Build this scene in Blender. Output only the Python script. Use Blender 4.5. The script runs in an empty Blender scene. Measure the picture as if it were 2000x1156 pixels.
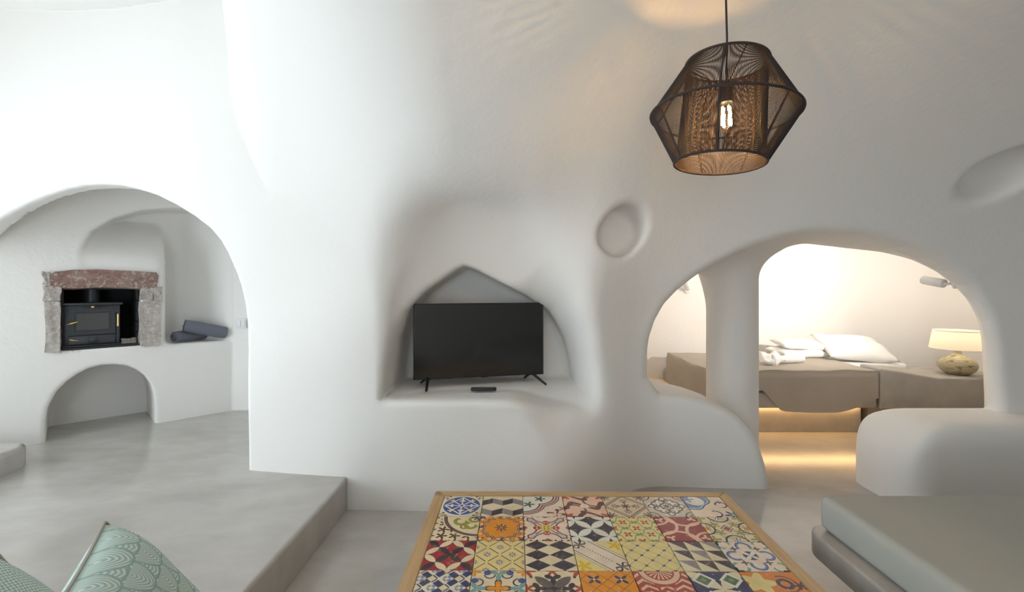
import bpy, bmesh, math, random
import numpy as np
from mathutils import Vector, Matrix

random.seed(7)
SC = bpy.context.scene
C = bpy.context.collection

# ------------------------------------------------------------------ camera
F_PX, HORIZON = 870.0, 560.0
cam_d = bpy.data.cameras.new('camera')
cam = bpy.data.objects.new('camera', cam_d)
C.objects.link(cam)
cam.location = (0, 0, 1.5)
cam.rotation_euler = (math.pi / 2, 0, 0)
cam_d.sensor_fit = 'HORIZONTAL'
cam_d.sensor_width = 36.0
cam_d.lens = 36.0 * F_PX / 2000.0
cam_d.shift_y = -(578.0 - HORIZON) / 2000.0
cam_d.clip_start = 0.05
SC.camera = cam

# ------------------------------------------------------------------ world, daylight, exposure
SC.view_settings.view_transform = 'Standard'
SC.view_settings.look = 'None'
SC.view_settings.gamma = 1.0
SC.view_settings.use_curve_mapping = False
SC.view_settings.exposure = 0.36
world = bpy.data.worlds.new('overcast_sky')
SC.world = world
world.use_nodes = True
bg = world.node_tree.nodes['Background']
bg.inputs[0].default_value = (0.80, 0.91, 1.0, 1)
bg.inputs[1].default_value = 5.0


def daylight_portal(name, loc, rot, sx, sy):
    """sky light entering through an opening of the room (a portal gives off no light itself)"""
    l = bpy.data.lights.new(name, 'AREA')
    l.shape = 'RECTANGLE'
    l.size, l.size_y = sx, sy
    l.cycles.is_portal = True
    o = bpy.data.objects.new(name, l)
    C.objects.link(o)
    o.location, o.rotation_euler = loc, rot
    return o


# the terrace door in the left wall, an opening added behind the camera for fill
DOOR1 = (1.30, 1.30, 2.85)    # side door: centre Y, half width, head height
FILL_OPENING = (-0.6, 0.75, 2.10)    # added rear opening for frontal fill: centre X, half width, head height
daylight_portal('daylight_side_door', (-4.95, DOOR1[0], DOOR1[2] / 2 + 0.1), (0, -math.pi / 2, 0), DOOR1[2] - 0.2, DOOR1[1] * 2)
daylight_portal('daylight_fill_opening', (FILL_OPENING[0], -2.25, FILL_OPENING[2] / 2), (math.pi / 2, 0, 0), FILL_OPENING[1] * 2, FILL_OPENING[2])
SC.cycles.max_bounces = 6
SC.cycles.diffuse_bounces = 4
SC.cycles.glossy_bounces = 4
SC.cycles.transmission_bounces = 6
SC.cycles.transparent_max_bounces = 4
SC.cycles.caustics_reflective = False
SC.cycles.caustics_refractive = False
SC.cycles.use_light_tree = False


# ------------------------------------------------------------------ helpers
def ray(px, py, Y):
    """world point on the photograph's ray at depth Y (used to lay the place out)"""
    return Vector(((px - 1000.0) / F_PX * Y, Y, 1.5 - (py - HORIZON) / F_PX * Y))


def link(name, me, mat=None, parent=None, smooth=False):
    o = bpy.data.objects.new(name, me)
    C.objects.link(o)
    if mat is not None:
        me.materials.append(mat)
    if parent is not None:
        o.parent = parent
    if smooth:
        for p in me.polygons:
            p.use_smooth = True
    return o


def bm_obj(name, bm, mat, parent=None, smooth=False, auto=None):
    me = bpy.data.meshes.new(name)
    bm.normal_update()
    bm.to_mesh(me)
    bm.free()
    o = link(name, me, mat, parent, smooth)
    if auto is not None:
        me.set_sharp_from_angle(angle=math.radians(auto))
    return o


def tag(o, label, cat, group=None):
    o['label'] = label
    o['category'] = cat
    if group:
        o['group'] = group
    return o


def thing(name, label, cat, loc=(0, 0, 0), rz=0.0, group=None):
    o = bpy.data.objects.new(name, None)
    o.empty_display_size = 0.1
    C.objects.link(o)
    o.location = loc
    o.rotation_euler = (0, 0, rz)
    return tag(o, label, cat, group)


def structure(o, label=None):
    o['kind'] = 'structure'
    if label:
        o['label'] = label
    return o


def bm_box(bm, c, s, bev=0.0, seg=2, rot=None):
    r = bmesh.ops.create_cube(bm, size=1.0)
    vs = r['verts']
    bmesh.ops.scale(bm, vec=s, verts=vs)
    if bev > 0:
        es = list({e for v in vs for e in v.link_edges})
        r2 = bmesh.ops.bevel(bm, geom=es, offset=bev, segments=seg, profile=0.5, affect='EDGES')
        vs = list({v for f in r2['faces'] for v in f.verts} | {v for v in vs if v.is_valid})
    if rot is not None:
        bmesh.ops.rotate(bm, cent=(0, 0, 0), matrix=rot, verts=vs)
    bmesh.ops.translate(bm, vec=c, verts=vs)
    return vs


def box(name, c, s, mat, parent=None, bev=0.0, seg=2, rot=None, smooth=True):
    bm = bmesh.new()
    bm_box(bm, c, s, bev, seg, rot)
    return bm_obj(name, bm, mat, parent, smooth, 35)


def bm_tube(bm, pts, rad, n=8, closed=False):
    pts = [Vector(p) for p in pts]
    m = len(pts)
    rads = rad if isinstance(rad, (list, tuple)) else [rad] * m
    rings = []
    up = None
    for i, p in enumerate(pts):
        if closed:
            t = pts[(i + 1) % m] - pts[i - 1]
        else:
            t = pts[min(i + 1, m - 1)] - pts[max(i - 1, 0)]
        t.normalize()
        if up is None:
            a = Vector((0, 0, 1)) if abs(t.z) < 0.9 else Vector((1, 0, 0))
            up = t.cross(a).normalized()
        else:
            up = (up - t * up.dot(t)).normalized()
        w = t.cross(up)
        rings.append([bm.verts.new(p + (up * math.cos(2 * math.pi * k / n) + w * math.sin(2 * math.pi * k / n)) * rads[i]) for k in range(n)])
    for i in range(m if closed else m - 1):
        a, b = rings[i], rings[(i + 1) % m]
        for k in range(n):
            bm.faces.new((a[k], a[(k + 1) % n], b[(k + 1) % n], b[k]))
    if not closed:
        bm.faces.new(rings[0][::-1])
        bm.faces.new(rings[-1])


def tube(name, pts, rad, mat, parent=None, n=8, closed=False):
    bm = bmesh.new()
    bm_tube(bm, pts, rad, n, closed)
    return bm_obj(name, bm, mat, parent, True, 50)


def lathe(name, prof, mat, parent=None, n=40, loc=(0, 0, 0), caps=True, axis=None):
    """prof: [(r, z)]; a surface of revolution"""
    bm = bmesh.new()
    rings = []
    for r, z in prof:
        rings.append([bm.verts.new((r * math.cos(2 * math.pi * k / n), r * math.sin(2 * math.pi * k / n), z)) for k in range(n)])
    for a, b in zip(rings, rings[1:]):
        for k in range(n):
            bm.faces.new((a[k], a[(k + 1) % n], b[(k + 1) % n], b[k]))
    if caps:
        bm.faces.new(rings[0][::-1])
        bm.faces.new(rings[-1])
    if axis is not None:
        q = Vector((0, 0, 1)).rotation_difference(Vector(axis).normalized()).to_matrix()
        bmesh.ops.rotate(bm, cent=(0, 0, 0), matrix=q, verts=bm.verts)
    bmesh.ops.translate(bm, vec=loc, verts=bm.verts)
    return bm_obj(name, bm, mat, parent, True, 40)


def pillow_bm(w, h, t, n=22, pinch=0.10, wrinkle=0.0, seed=0):
    """a stuffed cushion lying in XY, w x h, t thick, with drawn-in sides and pointed corners"""
    rnd = random.Random(seed)
    ph = [rnd.uniform(0, 6.28) for _ in range(6)]
    bm = bmesh.new()
    uv = bm.loops.layers.uv.new('UVMap')
    tops, bots = {}, {}
    for i in range(n + 1):
        for j in range(n + 1):
            u, v = -1 + 2 * i / n, -1 + 2 * j / n
            x = u * w / 2 * (1 - pinch * (1 - v * v) ** 1.0 * u * u)
            y = v * h / 2 * (1 - pinch * (1 - u * u) ** 1.0 * v * v)
            z = t / 2 * ((1 - u ** 4) ** 0.6) * ((1 - v ** 4) ** 0.6)
            wr = wrinkle * (math.sin(5 * u + 3 * v + ph[0]) + math.sin(-4 * u + 6 * v + ph[1]) + 0.6 * math.sin(9 * u * v + ph[2])) * (z / (t / 2) if t else 0) ** 0.5
            edge = i in (0, n) or j in (0, n)
            tops[i, j] = bm.verts.new((x, y, z + wr))
            bots[i, j] = tops[i, j] if edge else bm.verts.new((x, y, -z + wr * 0.5))
    for i in range(n):
        for j in range(n):
            for d, rev in ((tops, False), (bots, True)):
                q = [(i, j), (i + 1, j), (i + 1, j + 1), (i, j + 1)]
                if rev:
                    q = q[::-1]
                f = bm.faces.new([d[k] for k in q])
                for lp, k in zip(f.loops, q):
                    lp[uv].uv = (k[0] / n, k[1] / n)
    return bm


# ------------------------------------------------------------------ material helpers
class E:
    """a scalar in a shader node tree; arithmetic on it adds math nodes"""
    tree = None

    def __init__(self, s):
        self.s = s

    @staticmethod
    def op(name, *a):
        nd = E.tree.nodes.new('ShaderNodeMath')
        nd.operation = name
        for i, x in enumerate(a):
            if isinstance(x, E):
                E.tree.links.new(x.s, nd.inputs[i])
            else:
                nd.inputs[i].default_value = float(x)
        return E(nd.outputs[0])

    def __add__(s, o): return E.op('ADD', s, o)
    def __radd__(s, o): return E.op('ADD', o, s)
    def __sub__(s, o): return E.op('SUBTRACT', s, o)
    def __rsub__(s, o): return E.op('SUBTRACT', o, s)
    def __mul__(s, o): return E.op('MULTIPLY', s, o)
    def __rmul__(s, o): return E.op('MULTIPLY', o, s)
    def __truediv__(s, o): return E.op('DIVIDE', s, o)
    def __neg__(s): return E.op('MULTIPLY', s, -1.0)
    def __lt__(s, o): return E.op('LESS_THAN', s, o)
    def __gt__(s, o): return E.op('GREATER_THAN', s, o)
    def __abs__(s): return E.op('ABSOLUTE', s)


def e_min(a, b): return E.op('MINIMUM', a, b)
def e_max(a, b): return E.op('MAXIMUM', a, b)
def e_sin(a): return E.op('SINE', a)
def e_cos(a): return E.op('COSINE', a)
def e_fr(a): return E.op('FRACT', a)
def e_fl(a): return E.op('FLOOR', a)
def e_pp(a, p): return E.op('PINGPONG', a, p)
def e_sqrt(a): return E.op('SQRT', a)
def e_hyp(a, b): return e_sqrt(a * a + b * b)
def e_ang(a, b): return E.op('ARCTAN2', b, a)
def e_mod(a, b): return E.op('FLOORED_MODULO', a, b)
def e_not(a): return 1.0 - a


def srgb(r, g, b):
    f = lambda c: (c / 255.0 / 12.92) if c / 255.0 <= 0.04045 else ((c / 255.0 + 0.055) / 1.055) ** 2.4
    return (f(r), f(g), f(b), 1.0)


class Mat:
    def __init__(s, name, rough=0.6, metal=0.0):
        s.m = bpy.data.materials.new(name)
        s.m.use_nodes = True
        s.t = s.m.node_tree
        s.b = s.t.nodes['Principled BSDF']
        s.b.inputs['Roughness'].default_value = rough
        s.b.inputs['Metallic'].default_value = metal
        E.tree = s.t
        s.c = None

    def node(s, kind, **kw):
        n = s.t.nodes.new(kind)
        for k, v in kw.items():
            setattr(n, k, v)
        return n

    def base(s, rgb):
        n = s.node('ShaderNodeRGB')
        n.outputs[0].default_value = rgb
        s.c = n.outputs[0]
        return s

    def over(s, mask, rgb):
        """lay colour rgb over what is there, where mask is 1"""
        n = s.node('ShaderNodeMix', data_type='RGBA')
        if isinstance(mask, E):
            s.t.links.new(mask.s, n.inputs[0])
        else:
            n.inputs[0].default_value = mask
        s.t.links.new(s.c, n.inputs[6])
        if hasattr(rgb, 'is_output'):
            s.t.links.new(rgb, n.inputs[7])
        else:
            n.inputs[7].default_value = rgb
        s.c = n.outputs[2]
        return s

    def coords(s, which='Object'):
        return s.node('ShaderNodeTexCoord').outputs[which]

    def noise(s, scale, detail=4, rough=0.55, which='Object', stretch=None, dist=0.0):
        n = s.node('ShaderNodeTexNoise')
        n.inputs['Scale'].default_value = scale
        n.inputs['Detail'].default_value = detail
        n.inputs['Roughness'].default_value = rough
        n.inputs['Distortion'].default_value = dist
        co = s.coords(which)
        if stretch:
            mp = s.node('ShaderNodeMapping')
            mp.inputs['Scale'].default_value = stretch
            s.t.links.new(co, mp.inputs[0])
            co = mp.outputs[0]
        s.t.links.new(co, n.inputs['Vector'])
        return E(n.outputs[0])

    def ramp(s, e, lo, hi):
        n = s.node('ShaderNodeMapRange')
        s.t.links.new(e.s, n.inputs[0])
        n.inputs[1].default_value, n.inputs[2].default_value = lo, hi
        return E(n.outputs[0])

    def bump(s, e, strength, dist=0.01):
        n = s.node('ShaderNodeBump')
        n.inputs['Strength'].default_value = strength
        n.inputs['Distance'].default_value = dist
        s.t.links.new(e.s, n.inputs['Height'])
        s.t.links.new(n.outputs[0], s.b.inputs['Normal'])
        return s

    def rough(s, e):
        s.t.links.new(e.s, s.b.inputs['Roughness'])
        return s

    def done(s):
        if s.c is not None:
            s.t.links.new(s.c, s.b.inputs['Base Color'])
        return s.m


def plain(name, rgb, rough=0.5, metal=0.0, bump=None):
    m = Mat(name, rough, metal)
    m.base(rgb)
    nz = m.noise(6.0, 3)
    m.over(m.ramp(nz, 0.4, 0.75) * 0.25, tuple(c * 0.85 for c in rgb[:3]) + (1,))
    if bump:
        m.bump(m.noise(bump[0], 3), bump[1], bump[2])
    return m.done()


def emitter(name, rgb, strength):
    m = Mat(name, 0.5)
    m.base(rgb)
    m.b.inputs['Emission Color'].default_value = rgb
    m.b.inputs['Emission Strength'].default_value = strength
    return m.done()


def make_plaster():
    m = Mat('white_lime_plaster', 0.75)
    m.base((0.875, 0.848, 0.808, 1))
    m.bump(m.noise(14.0, 2, 0.65), 0.22, 0.012)
    return m.done()


def make_cement(name, a, b, c, r0=0.22, r1=0.45, scale=1.0):
    m = Mat(name, 0.35)
    m.base(a)
    n1 = m.noise(0.9 * scale, 3, 0.55)
    n2 = m.noise(2.4 * scale, 3, 0.5, stretch=(1.0, 1.8, 1.0))
    m.over(m.ramp(n1, 0.20, 0.85), b)
    m.over(m.ramp(n2, 0.36, 0.80) * 0.8, c)
    m.over(m.ramp(m.noise(6.5 * scale, 4, 0.6, stretch=(1.0, 1.6, 1.0)), 0.45, 0.80) * 0.35, c)
    m.b.inputs['Roughness'].default_value = (r0 + r1) / 2
    return m.done()


PLASTER = make_plaster()
CEMENT = make_cement('polished_cement', (0.49, 0.46, 0.42, 1), (0.54, 0.51, 0.475, 1), (0.385, 0.355, 0.315, 1), 0.14, 0.22)
CEMENT_BED = make_cement('grey_cement_bed', (0.41, 0.38, 0.34, 1), (0.50, 0.465, 0.425, 1), (0.33, 0.305, 0.275, 1), 0.4, 0.6, 2.0)

# ------------------------------------------------------------------ the cave shell, carved as one smooth surface
# f < 0 in the air, f > 0 in the rock; the zero surface is meshed and cut into walls, ceilings and pillar
def smin(a, b, k):
    h = np.maximum(k - np.abs(a - b), 0.0) / k
    return np.minimum(a, b) - h * h * k * 0.25


def smax(a, b, k):
    return -smin(-a, -b, k)


def poly2(x, y, P):
    """signed distance to a polygon, negative inside"""
    d = np.full(x.shape, 1e9, np.float32)
    s = np.zeros(x.shape, bool)
    n = len(P)
    for i in range(n):
        ax, ay = P[i]
        bx, by = P[(i + 1) % n]
        ex, ey = bx - ax, by - ay
        wx, wy = x - ax, y - ay
        t = np.clip((wx * ex + wy * ey) / (ex * ex + ey * ey + 1e-12), 0, 1)
        d = np.minimum(d, (wx - ex * t) ** 2 + (wy - ey * t) ** 2)
        if ay != by:
            cond = (y >= min(ay, by)) & (y < max(ay, by))
            xi = ax + (y - ay) * ex / ey
            s ^= cond & (x < xi)
    d = np.sqrt(d)
    return np.where(s, -d, d).astype(np.float32)


def rbox2(a, b, ha, hb, r):
    qa, qb = np.abs(a) - ha + r, np.abs(b) - hb + r
    return np.hypot(np.maximum(qa, 0), np.maximum(qb, 0)) + np.minimum(np.maximum(qa, qb), 0) - r


def smooth_poly(P, it=2, closed=True):
    """Chaikin corner cutting on the points flagged soft"""
    for _ in range(it):
        Q = []
        n = len(P)
        for i in range(n):
            a, b = P[i], P[(i + 1) % n]
            Q.append((a[0] * .75 + b[0] * .25, a[1] * .75 + b[1] * .25))
            Q.append((a[0] * .25 + b[0] * .75, a[1] * .25 + b[1] * .75))
        P = Q
    return P


# foot line of the living-room back wall: depth Y over X
WX = np.linspace(-6, 6, 1201)
_wp = [(-6.0, 2.40), (-4.7, 3.00), (-3.75, 3.455), (-1.1, 2.97), (0.30, 2.97), (0.62, 3.08), (0.86, 3.29), (1.02, 3.36), (1.5, 3.31), (1.9, 3.27), (6.0, 3.27)]
_wy = np.interp(WX, [p[0] for p in _wp], [p[1] for p in _wp])
_ker = np.exp(-0.5 * (np.arange(-30, 31) / 12.0) ** 2)
_ker /= _ker.sum()
WY = np.convolve(np.pad(_wy, 30, mode='edge'), _ker, mode='valid')


_kb = np.exp(-0.5 * (np.arange(-150, 151) / 55.0) ** 2)
_kb /= _kb.sum()
WYB = np.convolve(np.pad(_wy, 150, mode='edge'), _kb, mode='valid')


def W_of(x):
    return np.interp(x, WX, WY).astype(np.float32)


def sstep(t):
    t = np.clip(t, 0, 1)
    return t * t * (3 - 2 * t)


def left_arch_pt(px, py):
    m = (1000.0 - px) / F_PX
    Y = 3.2
    for _ in range(40):
        t = float(sstep((1.5 - (py - HORIZON) / F_PX * Y - 0.95) / 1.1))
        Y = 0.5 * Y + 0.5 * (float(np.interp(-m * Y, WX, WY)) * (1 - t) + float(np.interp(-m * Y, WX, WYB)) * t)
    return (-m * Y, 1.5 - (py - HORIZON) / F_PX * Y)


LEFT_ARCH = [left_arch_pt(*p) for p in [(483, 1160), (483, 918), (483, 760), (482, 690), (480, 640), (475, 597), (467, 562), (455, 527), (440, 493), (424, 466), (407, 446),
                                        (375, 421), (340, 399), (305, 381), (270, 369), (235, 362), (200, 360), (165, 362), (130, 369), (95, 381), (60, 396), (30, 412), (0, 431), (-60, 470)]]
LEFT_ARCH += [(-4.75, 1.6), (-4.75, -0.6)]


def flat_pt(px, py, Y):
    return ((px - 1000.0) / F_PX * Y, 1.5 - (py - HORIZON) / F_PX * Y)


RA = [(1265, 735), (1266, 695), (1271, 660), (1281, 628), (1298, 595), (1322, 567), (1352, 541), (1387, 517), (1425, 497), (1465, 480), (1505, 469), (1545, 462), (1590, 461), (1640, 464),
      (1690, 472), (1740, 485), (1790, 504), (1835, 528), (1872, 556), (1900, 588), (1920, 625), (1931, 668), (1935, 720), (1938, 800), (1940, 1000), (1940, 1120),
      (1505, 1120), (1503, 975), (1499, 940), (1492, 905), (1480, 868), (1464, 838), (1442, 813), (1412, 794), (1375, 782), (1330, 774), (1290, 769)]
RIGHT_ARCH = [flat_pt(px, py, 3.35) for px, py in RA]

ALCOVE_TV = [flat_pt(px, py, 3.28) for px, py in [(768, 760), (772, 710), (781, 655), (797, 608), (826, 572), (862, 545), (890, 526), (906, 519), (930, 527), (975, 550), (1030, 578), (1075, 612), (1108, 662), (1126, 720), (1130, 760)]]
ALCOVE_TV[0] = (ALCOVE_TV[0][0], 0.75)
ALCOVE_TV[-1] = (ALCOVE_TV[-1][0], 0.75)

# the fireplace wall stands at 45 degrees behind the left arch: s runs along it, p into it
FP0 = (-3.845, 3.665)
R2 = math.sqrt(0.5)


def fp_local(x, y):
    return ((x - FP0[0]) + (y - FP0[1])) * R2, (-(x - FP0[0]) + (y - FP0[1])) * R2


def fp_world(s, p, z):
    return Vector((FP0[0] + (s - p) * R2, FP0[1] + (s + p) * R2, z))


FP_RECESS = [(0.22, 0.95), (1.47, 0.95), (1.47, 2.12), (1.30, 2.22), (1.10, 2.27), (0.85, 2.26), (0.62, 2.21), (0.42, 2.11), (0.28, 1.98), (0.22, 1.8)]
FP_ARCH = [(0.004, -0.5), (0.006, 0.40), (0.02, 0.50), (0.065, 0.62), (0.12, 0.69), (0.19, 0.75), (0.26, 0.79), (0.34, 0.81), (0.43, 0.806), (0.51, 0.785), (0.575, 0.745), (0.635, 0.68), (0.68, 0.60), (0.705, 0.50), (0.714, 0.38), (0.714, -0.5)]
ALCOVE = [(-1.78, 3.28), (-1.78, 4.62), (-4.6, 4.62), (-4.6, 3.42), (-3.2, 3.42)]
SHELF_TV = 0.75


def cave(x, y, z):
    x, y, z = (np.asarray(v, np.float32) for v in (x, y, z))
    up_t = sstep((z - 0.95) / 1.1)
    W = W_of(x) * (1 - up_t) + np.interp(x, WX, WYB).astype(np.float32) * up_t
    wob = 0.010 * (np.sin(2.3 * x + 1.7 * z + 0.5) + np.sin(3.1 * z - 1.9 * x + 2.0) + 0.6 * np.sin(5.3 * x - 2.2 * z) * np.sin(4.1 * z + 1.3 * x))
    W = W - wob
    # vault: the back wall leans over the room above 1.3 m
    oy = np.maximum(y - (W - 2.05), 0) / 2.05
    z0 = 1.3 + 0.85 * sstep((-0.3 - x) / 1.7)          # the vault springs higher towards the hall
    oz = np.maximum(z - z0 - wob, 0) / 1.5
    e = (np.sqrt(oy * oy + oz * oz) - 1.0) * 1.8
    # the taller hall on the left, over the raised floor
    h = (x + 1.32 + 0.50 * (y - 1.8)) * 0.89
    hall = smax(h, z - 3.57, 0.06)
    up = smin(e, hall, 0.30)
    f = np.maximum(up, y - W)
    f = smax(f, x - 4.5, 0.3)
    f = smax(f, -2.0 - y, 0.2)
    f = smax(f, -4.7 - x, 0.1)
    s, p = fp_local(x, y)

    def carve(m, fn):
        i = np.flatnonzero(m)
        if len(i):
            f[i] = fn(f[i], x[i], y[i], z[i], s[i], p[i])

    # TV hollow and the deeper niche in it
    def tv_hollow(f, x, y, z, s, p):
        q = (np.abs((x + 0.18) / 0.68) ** 3 + np.abs((y - 2.66) / 0.67) ** 3 + np.abs((z - 1.12) / 0.98) ** 3) ** (1 / 3.0)
        hol = smax((q - 1) * 0.6, SHELF_TV - z, 0.03)
        f = smin(f, hol, 0.07 + 0.13 * sstep((z - 1.3) / 0.6) + 0.10 * sstep((x - 0.1) / 0.4))
        nic = smax(poly2(x, z, ALCOVE_TV), np.abs(y - 3.3) - 0.42, 0.07)
        return smin(f, nic, 0.04 + 0.36 * sstep((x + 0.05) / 0.4))
    carve((np.abs(x) < 1.4) & (y > 2.0) & (y < 4.1) & (z > 0.3) & (z < 2.6), tv_hollow)

    # a round hollow by the arch and a slanting one high on the right
    def scoop(f, x, y, z, s, p):
        q = smax(np.hypot(x - 0.785 + 0.22 * (y - 2.92), z - 1.88) - 0.165, y - 3.26, 0.08)
        return smin(f, q * 0.93, 0.05)
    carve((x > 0.2) & (x < 1.4) & (y > 2.4) & (y < 3.6) & (z > 1.3) & (z < 2.5), scoop)

    def scoop2(f, x, y, z, s, p):
        ux, uz = x - 3.15, z - 2.24
        ca, sa = math.cos(0.6), math.sin(0.6)
        q = np.sqrt(((ux * ca + uz * sa) / 0.24) ** 2 + ((y - 2.86) / 0.20) ** 2 + ((-ux * sa + uz * ca) / 0.18) ** 2)
        return smin(f, (q - 1) * 0.18, 0.07)
    carve((x > 2.4) & (x < 3.8) & (y > 2.2) & (y < 3.5) & (z > 1.6) & (z < 2.9), scoop2)

    # arch to the fireplace alcove, and what is cut into its slanting wall
    def left_side(f, x, y, z, s, p):
        la = smax(poly2(x, z, LEFT_ARCH), np.abs(y - 3.25) - 0.55, 0.02)
        f = smin(f, la, 0.035)
        alc = np.maximum(smax(poly2(x, y, ALCOVE), z - 2.50, 0.5), p)
        f = np.maximum(f, p)
        f = np.minimum(f, alc)
        ramp = 0.40 * np.clip((z - 1.72) / 0.42, 0, 1) ** 1.6
        hood = smax(s - 0.80, ramp - p, 0.10)
        rec = smax(poly2(s, z, FP_RECESS), np.abs(p - 0.05) - 0.35, 0.06)
        rec = smax(rec, -hood, 0.06)
        rec = smax(rec, y - 4.62, 0.05)
        f = smin(f, rec, 0.03)
        ope = np.maximum(rbox2(s - 0.35, z - 1.227, 0.262, 0.265, 0.01), np.abs(p - 0.2) - 0.36)
        f = np.minimum(f, ope)
        low = smax(poly2(s, z, FP_ARCH), np.abs(p - 0.19) - 0.39, 0.03)
        return smin(f, low, 0.03)
    carve((x < -1.4) & (y > 2.5), left_side)

    # arch to the bedroom, widening to the right; the bedroom; the pillar; the parapet
    def right_side(f, x, y, z, s, p):
        t = np.clip((x - 2.5) / 0.9, 0, 1)
        xs = x - 0.98 * np.clip(y - 3.38, 0, 0.7) * t * t * (3 - 2 * t)
        ra = smax(poly2(xs, z, RIGHT_ARCH), np.abs(y - 3.40) - 0.65, 0.02)
        f = smin(f, ra, 0.07)
        bed = smax(smax(np.abs(x - 3.15) - 2.0, np.abs(y - 4.80) - 0.96, 0.7), z - 2.35, 0.6)
        f = smin(f, bed, 0.10)
        col = np.hypot(x - 1.905, y - 3.86) - 0.205
        f = smax(f, -col, 0.07 + 0.40 * np.clip((z - 1.2) / 0.6, 0, 1))
        a = rbox2(x - 4.60, y - 3.24, 1.98, 0.30, 0.22)
        b = rbox2(x - 4.60, z, 1.98, 0.585, 0.42)
        c = rbox2(y - 3.24, z, 0.30, 0.585, 0.16)
        par = smax(smax(a, b, 0.06), c, 0.06)
        return smax(f, -par, 0.03)
    carve((x > 0.6) & (y > 2.6), right_side)
    # side door and the added rear opening that let the daylight in
    d1 = np.maximum(np.maximum(np.abs(y - DOOR1[0]) - DOOR1[1], z - DOOR1[2]), np.abs(x + 4.9) - 0.4)
    d2 = np.maximum(np.maximum(np.abs(x - FILL_OPENING[0]) - FILL_OPENING[1], z - FILL_OPENING[2]), np.abs(y + 2.2) - 0.4)
    return np.minimum(f, np.minimum(d1, d2))


def mesh_cave(vox=0.025):
    lo = np.array([-5.0, -2.3, -0.06])
    hi = np.array([5.3, 6.0, 3.70])
    R = 4
    nb = np.ceil((hi - lo) / (vox * R)).astype(int)
    n = nb * R + 1
    # coarse pass: which blocks can hold the surface
    cs = vox * R
    ax = [lo[i] + (np.arange(nb[i]) + 0.5) * cs for i in range(3)]
    X, Y, Z = np.meshgrid(*ax, indexing='ij')
    fc = cave(X.ravel(), Y.ravel(), Z.ravel()).reshape(nb)
    act = np.argwhere(np.abs(fc) < cs * 1.9)
    F = np.empty(n, np.float32)
    F[:-1, :-1, :-1] = np.repeat(np.repeat(np.repeat(fc, R, 0), R, 1), R, 2)
    F[-1], F[:, -1], F[:, :, -1] = F[-2], F[:, -2], F[:, :, -2]
    o = np.stack(np.meshgrid(*[np.arange(R + 1)] * 3, indexing='ij'), -1).reshape(-1, 3)
    for k in range(0, len(act), 4000):
        idx = (act[k:k + 4000, None, :] * R + o[None]).reshape(-1, 3)
        p = lo + idx * vox
        F[idx[:, 0], idx[:, 1], idx[:, 2]] = cave(p[:, 0], p[:, 1], p[:, 2])
    S = F > 0
    # cells crossed by the surface
    cnt = np.zeros(n - 1, np.int8)
    for a in (0, 1):
        for b in (0, 1):
            for c in (0, 1):
                cnt += S[a:n[0] - 1 + a, b:n[1] - 1 + b, c:n[2] - 1 + c]
    cell = (cnt > 0) & (cnt < 8)
    ci = np.argwhere(cell)
    vid = np.full(n - 1, -1, np.int32)
    vid[cell] = np.arange(len(ci))
    P = lo + (ci + 0.5) * vox
    # vertex start: mean of edge crossings
    acc = np.zeros((len(ci), 3))
    num = np.zeros(len(ci))
    for d in range(3):
        e1, e2 = [i for i in range(3) if i != d]
        for a in (0, 1):
            for b in (0, 1):
                i0 = ci.copy()
                i0[:, e1] += a
                i0[:, e2] += b
                i1 = i0.copy()
                i1[:, d] += 1
                f0, f1 = F[i0[:, 0], i0[:, 1], i0[:, 2]], F[i1[:, 0], i1[:, 1], i1[:, 2]]
                m = (f0 > 0) != (f1 > 0)
                t = np.where(m, f0 / np.where(f0 == f1, 1, f0 - f1), 0)
                q = i0.astype(float)
                q[:, d] += t
                acc[m] += q[m]
                num += m
    P = lo + acc / num[:, None] * vox
    h = vox * 0.3

    def grad(P):
        v = cave(P[:, 0], P[:, 1], P[:, 2])
        g = np.empty_like(P)
        for d in range(3):
            a = P.copy()
            a[:, d] += h
            g[:, d] = (cave(a[:, 0], a[:, 1], a[:, 2]) - v) / h
        return v, g

    v, g = grad(P)
    st = g * (v / np.maximum((g * g).sum(1), 0.05))[:, None]
    L = np.linalg.norm(st, axis=1)
    st *= np.minimum(1, 0.6 * vox / np.maximum(L, 1e-9))[:, None]
    P = P - st
    v, g = grad(P)
    N = -g / np.maximum(np.linalg.norm(g, axis=1), 1e-6)[:, None]
    quads = []
    for d in range(3):
        e1, e2 = [(1, 2), (2, 0), (0, 1)][d]
        sl0 = [slice(None)] * 3
        sl1 = [slice(None)] * 3
        sl0[d], sl1[d] = slice(0, -1), slice(1, None)
        A, B = S[tuple(sl0)], S[tuple(sl1)]
        x = np.argwhere(A != B)
        ok = (x[:, e1] > 0) & (x[:, e2] > 0) & (x[:, e1] < n[e1] - 1) & (x[:, e2] < n[e2] - 1)
        x = x[ok]
        fl = A[x[:, 0], x[:, 1], x[:, 2]]
        c = []
        for a, b in ((-1, -1), (0, -1), (0, 0), (-1, 0)):
            y = x.copy()
            y[:, e1] += a
            y[:, e2] += b
            c.append(vid[y[:, 0], y[:, 1], y[:, 2]])
        q = np.stack(c, 1)
        q[~fl] = q[~fl][:, ::-1]
        quads.append(q)
    Q = np.concatenate(quads)
    Q = Q[(Q >= 0).all(1)]
    return P, N, Q


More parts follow.
